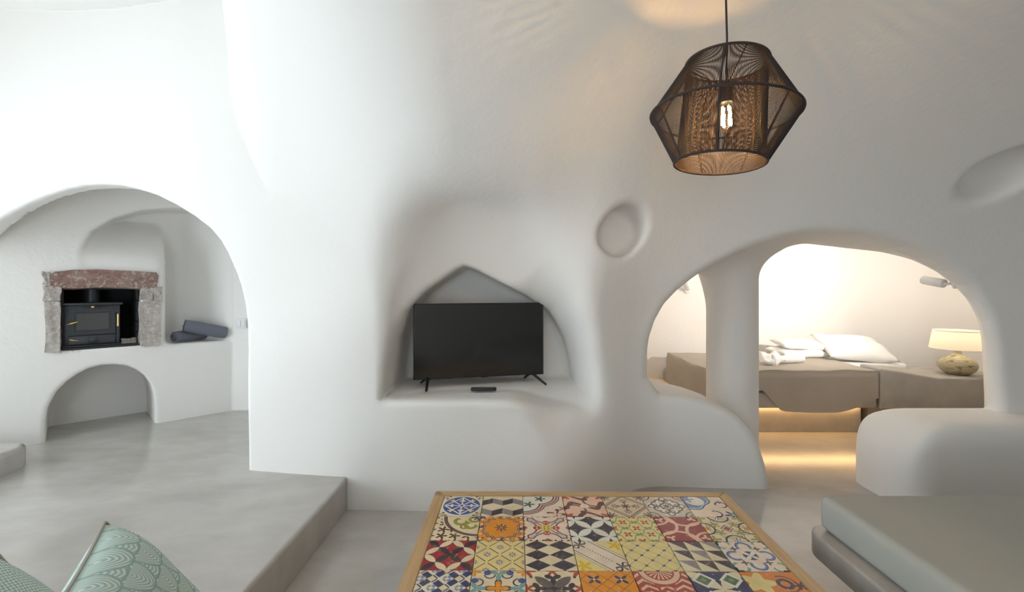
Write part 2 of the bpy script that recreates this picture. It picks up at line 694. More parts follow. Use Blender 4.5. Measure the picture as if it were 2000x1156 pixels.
CP, CN, CQ = mesh_cave()
_cen = CP[CQ].mean(1)
_nor = CN[CQ].mean(1)
cx, cy, cz = _cen.T
reg = np.full(len(CQ), 'wall_back', dtype='U24')
_cs, _cp = fp_local(cx, cy)
hallside = (cx + 1.32 + 0.50 * (cy - 1.8)) < 0.02
reg[(cz > 2.35) & (cy < 3.0) & ~hallside & (_nor[:, 2] < -0.3)] = 'ceiling'
reg[hallside & (cz > 3.45)] = 'ceiling_hall'
reg[cx > 4.2] = 'wall_right'
reg[cy < -1.85] = 'wall_rear'
reg[cx < -4.6] = 'wall_left'
alc_m = (cx < -1.7) & (cy > W_of(cx) + 0.06) & (cx > -4.6)
reg[alc_m] = 'wall_alcove'
reg[(cx < -3.7) & (cy > 2.9) & (np.abs(_cp) < 0.06) & (cx > -4.6)] = 'wall_alcove'
reg[(cy > 3.62) & (cx > 0.9)] = 'wall_bedroom'
reg[(cy > 3.62) & (cx > 0.9) & (cz > 2.1)] = 'ceiling_bedroom'
reg[(np.hypot(cx - 1.905, cy - 3.86) < 0.225) & (cz < 1.75)] = 'pillar'
reg[(cx > 2.6) & (cx < 4.6) & (cy > 2.9) & (cy < 3.56) & (cz < 0.62)] = 'parapet'
shell_labels = {
    'wall_back': 'white plastered cave wall with television hollow and two arches',
    'ceiling': 'white plastered cave vault above the pendant lamp',
    'ceiling_hall': 'flat white ceiling high over the raised floor',
    'wall_right': 'white plastered wall behind the bench',
    'wall_rear': 'white plastered wall with an opening added for fill daylight',
    'wall_left': 'white plastered wall with terrace door opening',
    'wall_alcove': 'white plastered alcove wall around the fireplace',
    'wall_bedroom': 'white plastered bedroom wall behind the bed',
    'ceiling_bedroom': 'white plastered bedroom vault',
    'pillar': 'round white plastered pillar standing in the bedroom arch',
    'parapet': 'low rounded white parapet beside the bedroom passage',
}
for nm, lab in shell_labels.items():
    sel = CQ[reg == nm]
    if not len(sel):
        continue
    used, inv = np.unique(sel, return_inverse=True)
    me = bpy.data.meshes.new(nm)
    me.vertices.add(len(used))
    me.vertices.foreach_set('co', CP[used].astype(np.float32).ravel())
    me.loops.add(sel.size)
    me.loops.foreach_set('vertex_index', inv.astype(np.int32).ravel())
    me.polygons.add(len(sel))
    me.polygons.foreach_set('loop_start', (np.arange(len(sel)) * 4).astype(np.int32))
    me.polygons.foreach_set('use_smooth', np.ones(len(sel), bool))
    me.update(calc_edges=True)
    me.normals_split_custom_set_from_vertices(CN[used].tolist())
    structure(link(nm, me, PLASTER), lab)


# ------------------------------------------------------------------ floors
def plate(name, pts, z0, z1, mat, bev=0.0, seg=4, label=None):
    bm = bmesh.new()
    vs = [bm.verts.new((x, y, z1)) for x, y in pts]
    f = bm.faces.new(vs)
    r = bmesh.ops.extrude_face_region(bm, geom=[f])
    bmesh.ops.translate(bm, vec=(0, 0, z0 - z1), verts=[v for v in r['geom'] if isinstance(v, bmesh.types.BMVert)])
    bmesh.ops.recalc_face_normals(bm, faces=bm.faces)
    if bev:
        es = [e for e in bm.edges if all(abs(v.co.z - z1) < 1e-5 for v in e.verts)]
        bmesh.ops.bevel(bm, geom=es, offset=bev, segments=seg, profile=0.5, affect='EDGES')
    o = bm_obj(name, bm, mat, None, True, 40)
    return structure(o, label)


plate('floor', [(-5.0, -2.3), (5.3, -2.3), (5.3, 6.0), (-5.0, 6.0)], -0.10, 0.0, CEMENT, label='polished warm grey cement floor')
plate('floor_platform', [(-5.0, -2.3), (-1.18, -2.3), (-1.115, 2.2), (-1.108, 3.12), (-1.5, 3.3), (-1.5, 5.2), (-5.0, 5.2)], 0.0, 0.22, CEMENT, 0.022, 4, 'raised polished grey cement floor with a rounded step edge')
plate('floor_step', [(-4.9, 2.2), (-3.42, 2.2), (-3.425, 2.97), (-3.455, 3.14), (-3.53, 3.235), (-4.9, 3.30)], 0.22, 0.375, CEMENT, 0.04, 5, 'low cement step beside the fireplace wall')

# ------------------------------------------------------------------ object materials
BLACK_IRON = plain('black_cast_iron', (0.050, 0.053, 0.062, 1), 0.40, 0.2)
DARK_GLASS = plain('stove_glass', (0.10, 0.097, 0.10, 1), 0.15)
BRASS = plain('brass', (0.72, 0.52, 0.20, 1), 0.3, 1.0)
SOOT = plain('sooty_firebrick', (0.030, 0.029, 0.030, 1), 0.85)
TV_PLASTIC = plain('black_plastic', (0.012, 0.012, 0.013, 1), 0.35)
TOWEL_GREY = plain('slate_towelling', (0.165, 0.172, 0.205, 1), 0.95, bump=(160, 0.6, 0.004))
WHITE_LINEN = plain('white_linen', (0.85, 0.84, 0.82, 1), 0.9, bump=(30, 0.15, 0.004))
WHITE_PAINT = plain('white_metal_paint', (0.80, 0.80, 0.78, 1), 0.4)
GREY_PLASTIC = plain('grey_plastic', (0.20, 0.20, 0.20, 1), 0.5)
DARK_CORD = plain("dark_brown_cord", (0.030, 0.020, 0.017, 1), 0.8)
LED_WARM = emitter('warm_led', (1.0, 0.62, 0.26, 1), 24.0)


def make_screen():
    m = Mat('television_screen', 0.11)
    m.base((0.010, 0.010, 0.011, 1))
    m.b.inputs['Specular IOR Level'].default_value = 0.8
    return m.done()


def make_stone(name, a, b, c):
    m = Mat(name, 0.95)
    m.base(a)
    m.over(m.ramp(m.noise(9, 5, 0.65), 0.42, 0.60), b)
    m.over(m.ramp(m.noise(34, 5, 0.7), 0.52, 0.62) * 0.85, c)
    m.over(m.ramp(m.noise(70, 3, 0.6), 0.60, 0.70) * 0.7, (0.10, 0.085, 0.075, 1))
    m.bump(m.noise(38, 6, 0.7), 0.9, 0.02)
    return m.done()


STONE_RED = make_stone('red_stone', (0.30, 0.17, 0.14, 1), (0.40, 0.27, 0.22, 1), (0.60, 0.54, 0.48, 1))
STONE_GREY = make_stone('pale_stone', (0.50, 0.43, 0.385, 1), (0.60, 0.54, 0.49, 1), (0.74, 0.70, 0.65, 1))


def make_wood(name, a, b, axis):
    m = Mat(name, 0.45)
    m.base(a)
    st = [14.0, 14.0, 14.0]
    st[axis] = 1.2
    n = m.noise(2.2, 5, 0.6, stretch=tuple(st), dist=0.8)
    m.over(m.ramp(n, 0.38, 0.66), b)
    k = m.noise(5.0, 2, 0.5)
    m.over(m.ramp(k, 0.68, 0.74) * 0.6, (0.20, 0.12, 0.06, 1))
    m.bump(n, 0.15, 0.003)
    return m.done()


WOOD_X = make_wood('oiled_pine_x', (0.56, 0.38, 0.19, 1), (0.46, 0.295, 0.14, 1), 0)
WOOD_Y = make_wood('oiled_pine_y', (0.56, 0.38, 0.19, 1), (0.46, 0.295, 0.14, 1), 1)
WOOD_Z = make_wood('oiled_pine_z', (0.44, 0.29, 0.14, 1), (0.36, 0.22, 0.10, 1), 2)


def make_weave(name, rgb, dark, scale=220):
    m = Mat(name, 0.92)
    m.base(rgb)
    m.over(m.ramp(m.noise(2.5, 4), 0.4, 0.7) * 0.5, dark)
    n = m.noise(scale, 2, 0.5, stretch=(1, 1, 0.35))
    m.over(m.ramp(n, 0.5, 0.75) * 0.35, dark)
    m.bump(n, 0.3, 0.003)
    return m.done()


SAGE = make_weave('sage_grey_canvas', (0.40, 0.405, 0.365, 1), (0.365, 0.37, 0.335, 1))
TAUPE = make_weave('taupe_linen', (0.46, 0.41, 0.35, 1), (0.39, 0.345, 0.29, 1), 120)


def uv_uv():
    """tile coordinates -1..1 from the UV map of the mat under construction"""
    n = E.tree.nodes.new('ShaderNodeUVMap')
    n.uv_map = 'UVMap'
    sp = E.tree.nodes.new('ShaderNodeSeparateXYZ')
    E.tree.links.new(n.outputs[0], sp.inputs[0])
    return E(sp.outputs[0]) * 2.0 - 1.0, E(sp.outputs[1]) * 2.0 - 1.0


# ------------------------------------------------------------------ fireplace alcove
def rough_stone(name, s0, s1, z0, z1, p0, p1, mat, parent, seed, amp=0.008, cut=None):
    """a weathered block in the slanting wall's own coordinates"""
    rnd = random.Random(seed)
    bm = bmesh.new()
    bmesh.ops.create_cube(bm, size=1.0)
    bmesh.ops.subdivide_edges(bm, edges=bm.edges, cuts=4, use_grid_fill=True)
    sx, sy, sz = s1 - s0, p1 - p0, z1 - z0
    ph = [rnd.uniform(0, 6.28) for _ in range(9)]
    for v in bm.verts:
        x, y, z = v.co
        n = math.sin(9 * x + ph[0] + 4 * z) + math.sin(7 * z + ph[1] - 5 * y) + math.sin(13 * x * z + ph[2]) + rnd.uniform(-.7, .7)
        r = 1.0 - 0.05 * (abs(x * 2) ** 4 * abs(z * 2) ** 4)
        px, py, pz = x * sx * r, y * sy, z * sz * r
        d = Vector((x, y, z)).normalized() * amp * n * 0.5
        px, py, pz = px + d.x, py + d.y, pz + d.z
        if cut:
            pz = cut(x, z, pz)
        v.co = (px + (s0 + s1) / 2, py + (p0 + p1) / 2, pz + (z0 + z1) / 2)
    return bm_obj(name, bm, mat, parent, True, 50)


FPO = (FP0[0], FP0[1], 0.0)
FPR = math.radians(45)
sur = thing('fireplace_surround', 'rough reddish stone surround with lintel framing the wood stove', 'fireplace', FPO, FPR)


def arch_lintel(x, z, pz):
    return pz - (0.035 * (2 * x) ** 2 * max(0, z + 0.2) if z > 0 else 0)


rough_stone('lintel_stone', 0.035, 0.735, 1.487, 1.655, -0.022, 0.10, STONE_RED, sur, 1, 0.012, arch_lintel)
for i, (a, b, c, d, m) in enumerate([
    (-0.012, 0.030, 1.515, 1.62, STONE_GREY), (-0.010, 0.092, 1.385, 1.502, STONE_GREY), (0.000, 0.090, 0.955, 1.383, STONE_GREY),
    (0.608, 0.70, 1.385, 1.49, STONE_GREY), (0.700, 0.765, 1.365, 1.50, STONE_GREY), (0.603, 0.755, 0.945, 1.372, STONE_GREY)]):
    rough_stone('jamb_stone', a, b, c, d, -0.016 - 0.004 * (i % 3), 0.09, m, sur, 10 + i, 0.008)

lin = thing('firebox_lining', 'dark sooty brick lining of the fireplace opening behind the stove', 'firebox', FPO, FPR)
box('back_panel', (0.35, 0.53, 1.227), (0.50, 0.02, 0.50), SOOT, lin)
box('side_panel', (0.102, 0.30, 1.227), (0.015, 0.46, 0.50), SOOT, lin)
box('hearth_slab', (0.35, 0.27, 0.972), (0.50, 0.52, 0.012), SOOT, lin)
box('top_panel', (0.35, 0.31, 1.482), (0.50, 0.44, 0.012), SOOT, lin)
for r in range(5):
    for c in range(4):
        y0 = 0.06 + c * 0.118 - (0.05 if r % 2 else 0)
        y0, y1 = max(y0, 0.095), min(y0 + 0.112, 0.52)
        if y1 - y0 > 0.03:
            box('brick', (0.596, (y0 + y1) / 2, 1.028 + r * 0.099), (0.02, y1 - y0, 0.093), SOOT, lin, 0.003, 1)

# --- wood stove
st = thing('wood_stove', 'black cast iron wood stove with brass handles inside the stone fireplace', 'stove', FPO, FPR)
YF = 0.085
box('body', (0.289, YF + 0.17, 1.165), (0.366, 0.33, 0.350), BLACK_IRON, st, 0.006)
box('top_plate', (0.293, YF + 0.16, 1.349), (0.400, 0.37, 0.020), BLACK_IRON, st, 0.006)
box('base_plate', (0.289, YF + 0.16, 0.9845), (0.385, 0.36, 0.013), BLACK_IRON, st, 0.004)
lathe('flue_pipe', [(0.055, 1.358), (0.055, 1.475)], BLACK_IRON, st, 24, (0.29, YF + 0.2, 0))
# door with arched shoulders
bm = bmesh.new()
prof = [(0.137, 1.083), (0.44, 1.083), (0.44, 1.275), (0.432, 1.292), (0.410, 1.305), (0.29, 1.309), (0.170, 1.305), (0.147, 1.290), (0.137, 1.268)]
f = bm.faces.new([bm.verts.new((s, YF - 0.016, z)) for s, z in prof])
r = bmesh.ops.extrude_face_region(bm, geom=[f])
bmesh.ops.translate(bm, vec=(0, 0.017, 0), verts=[v for v in r['geom'] if isinstance(v, bmesh.types.BMVert)])
bmesh.ops.recalc_face_normals(bm, faces=bm.faces)
bmesh.ops.bevel(bm, geom=[e for e in bm.edges if all(v.co.y < YF - 0.01 for v in e.verts)], offset=0.004, segments=2, affect='EDGES')
door = bm_obj('door', bm, BLACK_IRON, st, True, 35)
box('glass_pane', (0.29, YF - 0.0175, 1.195), (0.205, 0.004, 0.145), DARK_GLASS, door)
for c, s in (((0.29, 1.2715), (0.225, 0.010)), ((0.29, 1.1185), (0.225, 0.010)), ((0.1825, 1.195), (0.010, 0.153)), ((0.3975, 1.195), (0.010, 0.153))):
    box('glazing_bar', (c[0], YF - 0.019, c[1]), (s[0], 0.008, s[1]), BLACK_IRON, door, 0.002, 1)
tube('handle', [(0.128, YF - 0.035, 1.176), (0.150, YF - 0.045, 1.184), (0.175, YF - 0.045, 1.192), (0.196, YF - 0.04, 1.198)], [0.004, 0.010, 0.010, 0.004], BRASS, door, 10)
drw = box('ash_drawer', (0.289, YF - 0.007, 1.036), (0.300, 0.016, 0.074), BLACK_IRON, st, 0.003)
tube('handle', [(0.136, YF - 0.03, 1.050), (0.155, YF - 0.04, 1.044), (0.178, YF - 0.04, 1.038), (0.200, YF - 0.03, 1.033)], [0.004, 0.008, 0.008, 0.004], BRASS, drw, 10)
lathe('air_dial', [(0.034, 0), (0.034, 0.006), (0.026, 0.012), (0.012, 0.016), (0.012, 0.026), (0.0, 0.028)], BLACK_IRON, drw, 18, (0.290, YF - 0.014, 1.036), True, (0, -1, 0))
for i in (-3, -2, -1, 1, 2, 3):
    lathe('vent_hole', [(0.006, 0), (0.006, 0.003), (0.003, 0.001)], SOOT, st, 12, (0.29 + i * 0.017, YF + 0.004, 1.322), True, (0, -1, 0))
bg_ = lathe('brass_badge', [(0.013, 0), (0.013, 0.003), (0.008, 0.006), (0, 0.007)], BRASS, st, 20, (0.29, YF + 0.005, 1.322), True, (0, -1, 0))
rod = tube('hinge_rod', [(0.456, YF - 0.03, 1.00), (0.456, YF - 0.03, 1.275)], 0.0045, BLACK_IRON, st, 10)
tube('brass_sleeve', [(0.456, YF - 0.03, 1.145), (0.456, YF - 0.03, 1.255)], 0.0075, BRASS, rod, 12)
for z in (1.005, 1.045, 1.075, 1.13, 1.262):
    tube('hinge_lug', [(0.440, YF + 0.004, z), (0.456, YF - 0.03, z)], 0.006, BLACK_IRON, rod, 8)

tag(rough_stone('loose_stone', 0.482, 0.590, 0.979, 1.022, 0.115, 0.19, STONE_GREY, None, 44, 0.006), 'small grey stone lying in the fireplace beside the stove', 'stone')
o = bpy.data.objects['loose_stone']
o.location, o.rotation_euler = FPO, (0, 0, FPR)


# --- rolled towels on the shelf
def towel_roll(name, a, b, r, mat, turns=3.3, thick=0.010, squash=1.0, seed=0):
    """a rolled towel from a to b: a wound sheet, its spiral ends open"""
    a, b = Vector(a), Vector(b)
    ax = (b - a)
    L = ax.length
    ax.normalize()
    e1 = ax.cross(Vector((0, 0, 1))).normalized()
    e2 = e1.cross(ax)
    rnd = random.Random(seed)
    N, M = int(turns * 20), 10
    bm = bmesh.new()
    rows = []
    for j in range(M + 1):
        t = j / M
        row = []
        k = 1.0 - 0.10 * abs(2 * t - 1) ** 4
        for i in range(N + 1):
            q = i / N
            rr = (0.008 + (r - 0.008 - thick / 2) * q) * k * (1 + 0.02 * math.sin(3 * t * 6 + i * 0.35))
            th = q * turns * 2 * math.pi + 0.9
            sl = L * (t - 0.5) + (0.006 * math.sin(i * 0.23 + seed) if j in (0, M) else 0)
            p = (a + b) / 2 + ax * sl + e1 * (rr * math.cos(th)) + e2 * (rr * math.sin(th) * squash)
            row.append((bm.verts.new(p + (e1 * math.cos(th) + e2 * math.sin(th)) * thick / 2), bm.verts.new(p - (e1 * math.cos(th) + e2 * math.sin(th)) * thick / 2)))
        rows.append(row)
    for j in range(M):
        for i in range(N):
            A, B, Cc, D = rows[j][i], rows[j][i + 1], rows[j + 1][i + 1], rows[j + 1][i]
            bm.faces.new((A[0], B[0], Cc[0], D[0]))
            bm.faces.new((D[1], Cc[1], B[1], A[1]))
            if j == 0:
                bm.faces.new((A[1], B[1], B[0], A[0]))
            if j == M - 1:
                bm.faces.new((D[0], Cc[0], Cc[1], D[1]))
    for j in range(M):
        for i in (0, N):
            A, D = rows[j][i], rows[j + 1][i]
            bm.faces.new((A[0], D[0], D[1], A[1]))
    bmesh.ops.recalc_face_normals(bm, faces=bm.faces)
    return bm_obj(name, bm, mat, None, True, 60)


tag(towel_roll('rolled_towel', fp_world(0.862, 0.09, 1.008), fp_world(1.13, 0.20, 1.008), 0.058, TOWEL_GREY, 3.2, 0.011, 1.0, 1),
    'slate grey rolled towel lying flat on the alcove shelf, spiral end showing', 'towel', 'rolled towels on the alcove shelf')
tag(towel_roll('rolled_towel', fp_world(0.945, 0.08, 1.125), fp_world(1.29, 0.06, 1.028), 0.075, TOWEL_GREY, 3.0, 0.011, 1.0, 2),
    'slate grey rolled towel leaning across the other towel on the shelf', 'towel', 'rolled towels on the alcove shelf')
sw = thing('light_switch', 'small white double light switch on the alcove wall near the arch edge', 'switch', (-2.80, 4.612, 1.12))
box('plate', (0, 0, 0), (0.10, 0.012, 0.10), WHITE_PAINT, sw, 0.003)
for dx in (-0.022, 0.022):
    box('rocker', (dx, -0.008, 0), (0.036, 0.008, 0.06), WHITE_PAINT, sw, 0.002)

# ------------------------------------------------------------------ television and remote
TV = thing('television', 'black flat television standing on two splayed feet in the wall hollow', 'television', (-0.240, 3.40, SHELF_TV), math.radians(13.4))
box('housing', (0, 0.018, 0.343), (1.000, 0.030, 0.562), TV_PLASTIC, TV, 0.004)
box('rear_cover', (0, 0.045, 0.27), (0.70, 0.03, 0.34), TV_PLASTIC, TV, 0.01)
box('screen', (0, 0.0035, 0.346), (0.986, 0.004, 0.544), make_screen(), TV, 0.0)
for c, s in (((0, 0.6215), (1.004, 0.008)), ((0, 0.0675), (1.004, 0.014)), ((-0.4985, 0.344), (0.007, 0.562)), ((0.4985, 0.344), (0.007, 0.562))):
    box('bezel', (c[0], 0.004, c[1]), (s[0], 0.010, s[1]), TV_PLASTIC, TV, 0.002, 1)
box('logo_bump', (0.03, 0.0, 0.0615), (0.055, 0.012, 0.008), TV_PLASTIC, TV, 0.002, 1)
for sx, fr, bk in ((-0.395, -0.018, -0.045), (0.405, 0.075, -0.018)):
    ft = bpy.data.objects.new('foot', None)
    bm = bmesh.new()
    bm_tube(bm, [(sx, 0.015, 0.075), (sx + fr, -0.135, 0.009)], [0.012, 0.009], 6)
    bm_tube(bm, [(sx, 0.020, 0.075), (sx + bk, 0.150, 0.009)], [0.012, 0.009], 6)
    bm_box(bm, (sx, 0.018, 0.066), (0.04, 0.03, 0.02), 0.003)
    bm_obj('foot', bm, TV_PLASTIC, TV, True, 40)

RM = thing('remote_control', 'slim black remote control lying on the shelf before the television', 'remote', (-0.205, 3.215, SHELF_TV), math.radians(2))
bm = bmesh.new()
bm_box(bm, (0, 0, 0.0125), (0.185, 0.042, 0.023), 0.009, 4)
bm_obj('body', bm, TV_PLASTIC, RM, True, 40)
for x in (-0.06, -0.035, 0.02, 0.045, 0.065):
    box('button', (x, 0.0, 0.0245), (0.012, 0.014, 0.003), GREY_PLASTIC, RM, 0.001, 1)
lathe('dial_ring', [(0.013, 0), (0.013, 0.003), (0.008, 0.003)], GREY_PLASTIC, RM, 20, (-0.008, 0, 0.0235))

# ------------------------------------------------------------------ tiled coffee table
CREAM = srgb(226, 210, 172)
CREAM2 = srgb(232, 214, 190)
YEL = srgb(228, 208, 140)
INK = srgb(62, 52, 62)
INKB = srgb(58, 62, 96)
BLUE = srgb(70, 84, 150)
LBLUE = srgb(112, 138, 186)
TEAL = srgb(120, 164, 158)
RED = srgb(160, 46, 52)
BRICK = srgb(172, 70, 58)
ORANGE = srgb(226, 146, 34)
OLIVE = srgb(150, 148, 62)
GREEN = srgb(118, 152, 112)
BROWN = srgb(98, 62, 56)
GREY = srgb(142, 132, 130)
GRYBR = srgb(104, 92, 86)
PINK = srgb(232, 190, 160)
SKY = srgb(160, 198, 204)
WHITE = srgb(228, 224, 208)


def petals(a, b):
    """pointed leaf along the diagonal of a unit cell"""
    return e_max(e_hyp(a - 1.0, b), e_hyp(a, b - 1.0)) < 1.0


def rad(u, v, cx=0.0, cy=0.0):
    return e_hyp(u - cx, v - cy) if (cx or cy) else e_hyp(u, v)


def band(d, lo, hi):
    return (d > lo) * (d < hi)


def flower(u, v, n, r0, r1, ph=0.0):
    """n-petalled flower: radius between r0 and r1"""
    r, a = e_hyp(u, v), e_ang(u, v)
    return r < (e_cos(a * float(n) + ph) * ((r1 - r0) / 2) + (r1 + r0) / 2)


def t_medallion(m, u, v):
    m.base(CREAM)
    m.over(flower(abs(u) - 0.92, abs(v) - 0.92, 6, 0.12, 0.34), BROWN)
    m.over(flower(abs(u) - 0.92, abs(v) - 0.92, 6, 0.02, 0.22), CREAM)
    r = rad(u, v)
    m.over(r < 0.97, WHITE).over(r < 0.90, BLUE)
    d = abs(u) + abs(v)
    m.over(band(d, 0.78, 0.88) * (r < 0.9), WHITE)
    x, y = abs(u), abs(v)
    m.over((e_min(x, y) < 0.035) * (r < 0.8), WHITE)
    m.over((abs(x - y) < 0.05) * band(r, 0.2, 0.7), WHITE)
    m.over(flower(e_max(x, y) - 0.52, e_min(x, y), 3, 0.05, 0.17), WHITE)
    m.over(flower(x - 0.48, y - 0.48, 4, 0.07, 0.16), CREAM)
    m.over(r < 0.16, WHITE).over(r < 0.09, BLUE)


def t_cubes(m, u, v):
    m.base(CREAM)
    y = (v + 1.0) * 1.0
    row = e_fl(y)
    f = e_fr(y)
    x = e_mod((u + 1.0) + row * 0.5, 1.0)
    k = abs(x - 0.5)                  # 0 centre, .5 at the cell edge
    low = f - k * 0.5
    side = (low > 0.02) * (f < 0.52 + 0.5 * k)
    m.over(side * (x < 0.5), GREY).over(side * (x > 0.5), INK)


def t_lobes(m, u, v):
    m.base(CREAM2)
    a, b = e_max(u + 1.0, 1.0 - v), e_min(u + 1.0, 1.0 - v)
    d1 = e_min(rad(u, v, -0.2, 0.95), rad(u, v, -0.95, 0.2))
    m.over(d1 < 1.05, INK).over(d1 < 0.99, CREAM2).over(d1 < 0.94, RED).over(d1 < 0.86, CREAM2).over(d1 < 0.80, BROWN).over(d1 < 0.72, WHITE)
    m.over(flower(u + 0.15, v - 0.72, 5, 0.08, 0.30), srgb(74, 84, 74))
    m.over(flower(u + 0.72, v - 0.15, 5, 0.08, 0.30), srgb(74, 84, 74))
    m.over(flower(u - 0.55, v + 0.75, 4, 0.10, 0.46, 0.8), BROWN)
    m.over(flower(u - 0.5, v + 0.78, 4, 0.04, 0.34, 0.3), PINK)
    m.over(flower(u - 0.95, v + 0.25, 5, 0.05, 0.28), BRICK)


def t_scroll(m, u, v):
    m.base(PINK)
    w = e_sin(u * 4.2 + v * 2.2) * 0.28
    m.over(band(e_fr((v + w) * 1.1 + 0.1), 0.0, 0.30), BROWN)
    m.over(flower(u - 0.45, v - 0.5, 6, 0.18, 0.40), PINK)
    m.over(flower(u + 0.5, v + 0.35, 6, 0.18, 0.42), PINK)
    m.over(band(rad(u, v, 0.55, 0.55), 0.50, 0.60), BROWN)
    m.over(band(rad(u, v, -0.55, -0.45), 0.50, 0.60), BROWN)
    m.over(flower(abs(u) - 0.95, abs(v) - 0.95, 5, 0.15, 0.36), BRICK)
    m.over(rad(u, v) < 0.22, CREAM2)


def t_diamondframe(m, u, v):
    m.base(srgb(222, 200, 168))
    x, y = abs(u), abs(v)
    d = x + y
    m.over(band(d, 0.92, 1.16), GRYBR)
    m.over(band(d, 0.97, 1.11) * (e_sin(u * 40.0) * e_sin(v * 40.0) > -0.1), srgb(214, 192, 164))
    m.over(flower(u, v, 8, 0.10, 0.26), BROWN)
    m.over(flower(e_max(x, y) - 0.52, e_min(x, y), 7, 0.06, 0.22), GRYBR)
    m.over(flower(e_max(x, y) - 0.52, e_min(x, y), 7, 0.00, 0.10), srgb(222, 200, 168))
    m.over((e_max(x, y) < 0.45) * (e_min(x, y) < 0.03), BROWN)
    m.over(flower(x - 0.9, y - 0.9, 8, 0.10, 0.34), GRYBR)


def t_lace(m, u, v):
    m.base(srgb(206, 192, 168))
    x, y = abs(u), abs(v)
    a, b = e_max(x, y), e_min(x, y)
    m.over(rad(a, b, 0.45, 0.0) < 0.46, WHITE)
    d = rad(a, b, 0.45, 0.22)
    m.over(band(d, 0.17, 0.27), GRYBR)
    m.over(band(rad(a, b, 0.52, 0.13), 0.05, 0.11), GRYBR)
    m.over(band(rad(a, b, 0.72, 0.0), 0.12, 0.20), GRYBR)
    m.over(flower(u, v, 8, 0.10, 0.24), GRYBR)
    m.over(band(rad(x, y, 1.0, 1.0), 0.36, 0.44), GRYBR)
    m.over(band(rad(x, y, 1.0, 1.0), 0.12, 0.24), GREY)


def t_bluequarter(m, u, v):
    m.base(CREAM2)
    a = e_ang(u + 1.0, 1.0 - v)
    r = rad(u, v, -1.0, 1.0)
    rr = r + e_cos(a * 8.0) * 0.06
    m.over(rr < 1.36, INK).over(rr < 1.30, SKY).over(rr < 1.22, LBLUE).over(rr < 1.06, srgb(104, 116, 156)).over(rad(u, v, -0.45, 0.55) < 0.46, WHITE)
    m.over(flower(u + 0.75, v - 0.7, 5, 0.10, 0.32), LBLUE)
    m.over(band(rad(u, v, 0.70, 0.15), 0.22, 0.30) * (u + v > 0.55), INKB)
    m.over(band(rad(u, v, 0.10, -0.72), 0.22, 0.30) * (u > 0.0), INKB)
    m.over(flower(u - 0.85, v + 0.85, 6, 0.14, 0.42), INKB)
    m.over(flower(u - 0.85, v + 0.85, 5, 0.02, 0.20), SKY)
    m.over(flower(u - 0.72, v - 0.42, 4, 0.04, 0.16), BLUE)


def t_olive(m, u, v):
    m.base(CREAM)
    r = rad(u, v, 1.0, 1.0)
    for cx, cy, s in ((0.15, 0.55, 0.5), (0.62, 0.2, 0.45), (0.75, 0.72, 0.4), (0.35, 0.1, 0.3)):
        d = rad(u, v, cx, cy)
        m.over(band(d, s * 0.36, s * 0.72) * (v * 0.6 + u * 0.4 < cx * 0.4 + cy * 0.6 + 0.12), OLIVE)
    m.over(flower(u - 0.85, v - 0.85, 6, 0.06, 0.24), INKB)
    m.over(band(r, 1.52, 1.68), BROWN).over(band(r, 1.57, 1.63), GRYBR)
    m.over(flower(u + 0.18, v + 0.18, 4, 0.05, 0.2), BROWN)
    m.over((r > 1.75) * flower(e_mod(u + 0.85, 0.56) - 0.28, e_mod(v + 0.9, 0.5) - 0.25, 5, 0.08, 0.27), BROWN)


def t_orange(m, u, v):
    m.base(ORANGE)
    x, y = abs(u), abs(v)
    d = e_max(e_max(x, y), (x + y) * 0.68) + e_sin((x - y) * 14.0) * 0.05
    m.over(band(d, 0.74, 0.86), INKB).over(band(d, 0.78, 0.81), PINK)
    m.over(flower(x - 0.93, y - 0.93, 5, 0.06, 0.26), INKB)
    m.over(flower(e_max(x, y) - 0.95, e_min(x, y), 5, 0.05, 0.2), INKB)
    m.over(flower(u, v, 8, 0.05, 0.32), INKB).over(rad(u, v) < 0.06, ORANGE)
    m.over((e_max(x, y) > 0.82) * (e_sin(u * 16.0) * e_sin(v * 16.0) > 0.35), PINK)


def t_butterfly(m, u, v):
    m.base(CREAM2)
    x, y = abs(u), abs(v)
    n = rad(e_max(x, y), e_min(x, y), 1.06, 0.0)
    hull = e_max(e_max(x, y) - 0.86, 0.60 - n)
    m.over(hull < 0.0, RED).over(hull < -0.075, CREAM2).over((rad(x, y, 0.60, 0.60) < 0.30) * (hull < -0.10), SKY)
    m.over((abs(x - y) < 0.035) * band(x, 0.2, 0.5), INK)
    m.over(rad(e_max(x, y), e_min(x, y), 0.42, 0.0) < 0.17, BRICK)
    m.over(rad(e_max(x, y), e_min(x, y), 0.42, 0.07) < 0.05, PINK)
    m.over(rad(u, v) < 0.24, OLIVE).over(rad(u, v) < 0.21, srgb(232, 208, 60)).over(rad(x, y, 0.08, 0.08) < 0.04, INK)
    m.over((e_max(x, y) + e_min(x, y) * 1.3 > 0.0) * ((1.0 - e_max(x, y)) * 1.3 + e_min(x, y) < 0.22), BRICK)
    m.over((e_min(x, y) > 0.86) * (e_sin(u * 30.0) * e_sin(v * 30.0) > 0.1), GRYBR)
    m.over((e_max(x, y) > 0.9) * (e_sin(u * 24.0) * e_sin(v * 24.0) > 0.4), BROWN)


def t_rings(m, u, v):
    m.base(INK)
    m.over(petals(e_pp((u + 1.0) * 1.5 + 0.5, 1.0), e_pp((v + 1.0) * 1.5 + 0.5, 1.0)), WHITE)


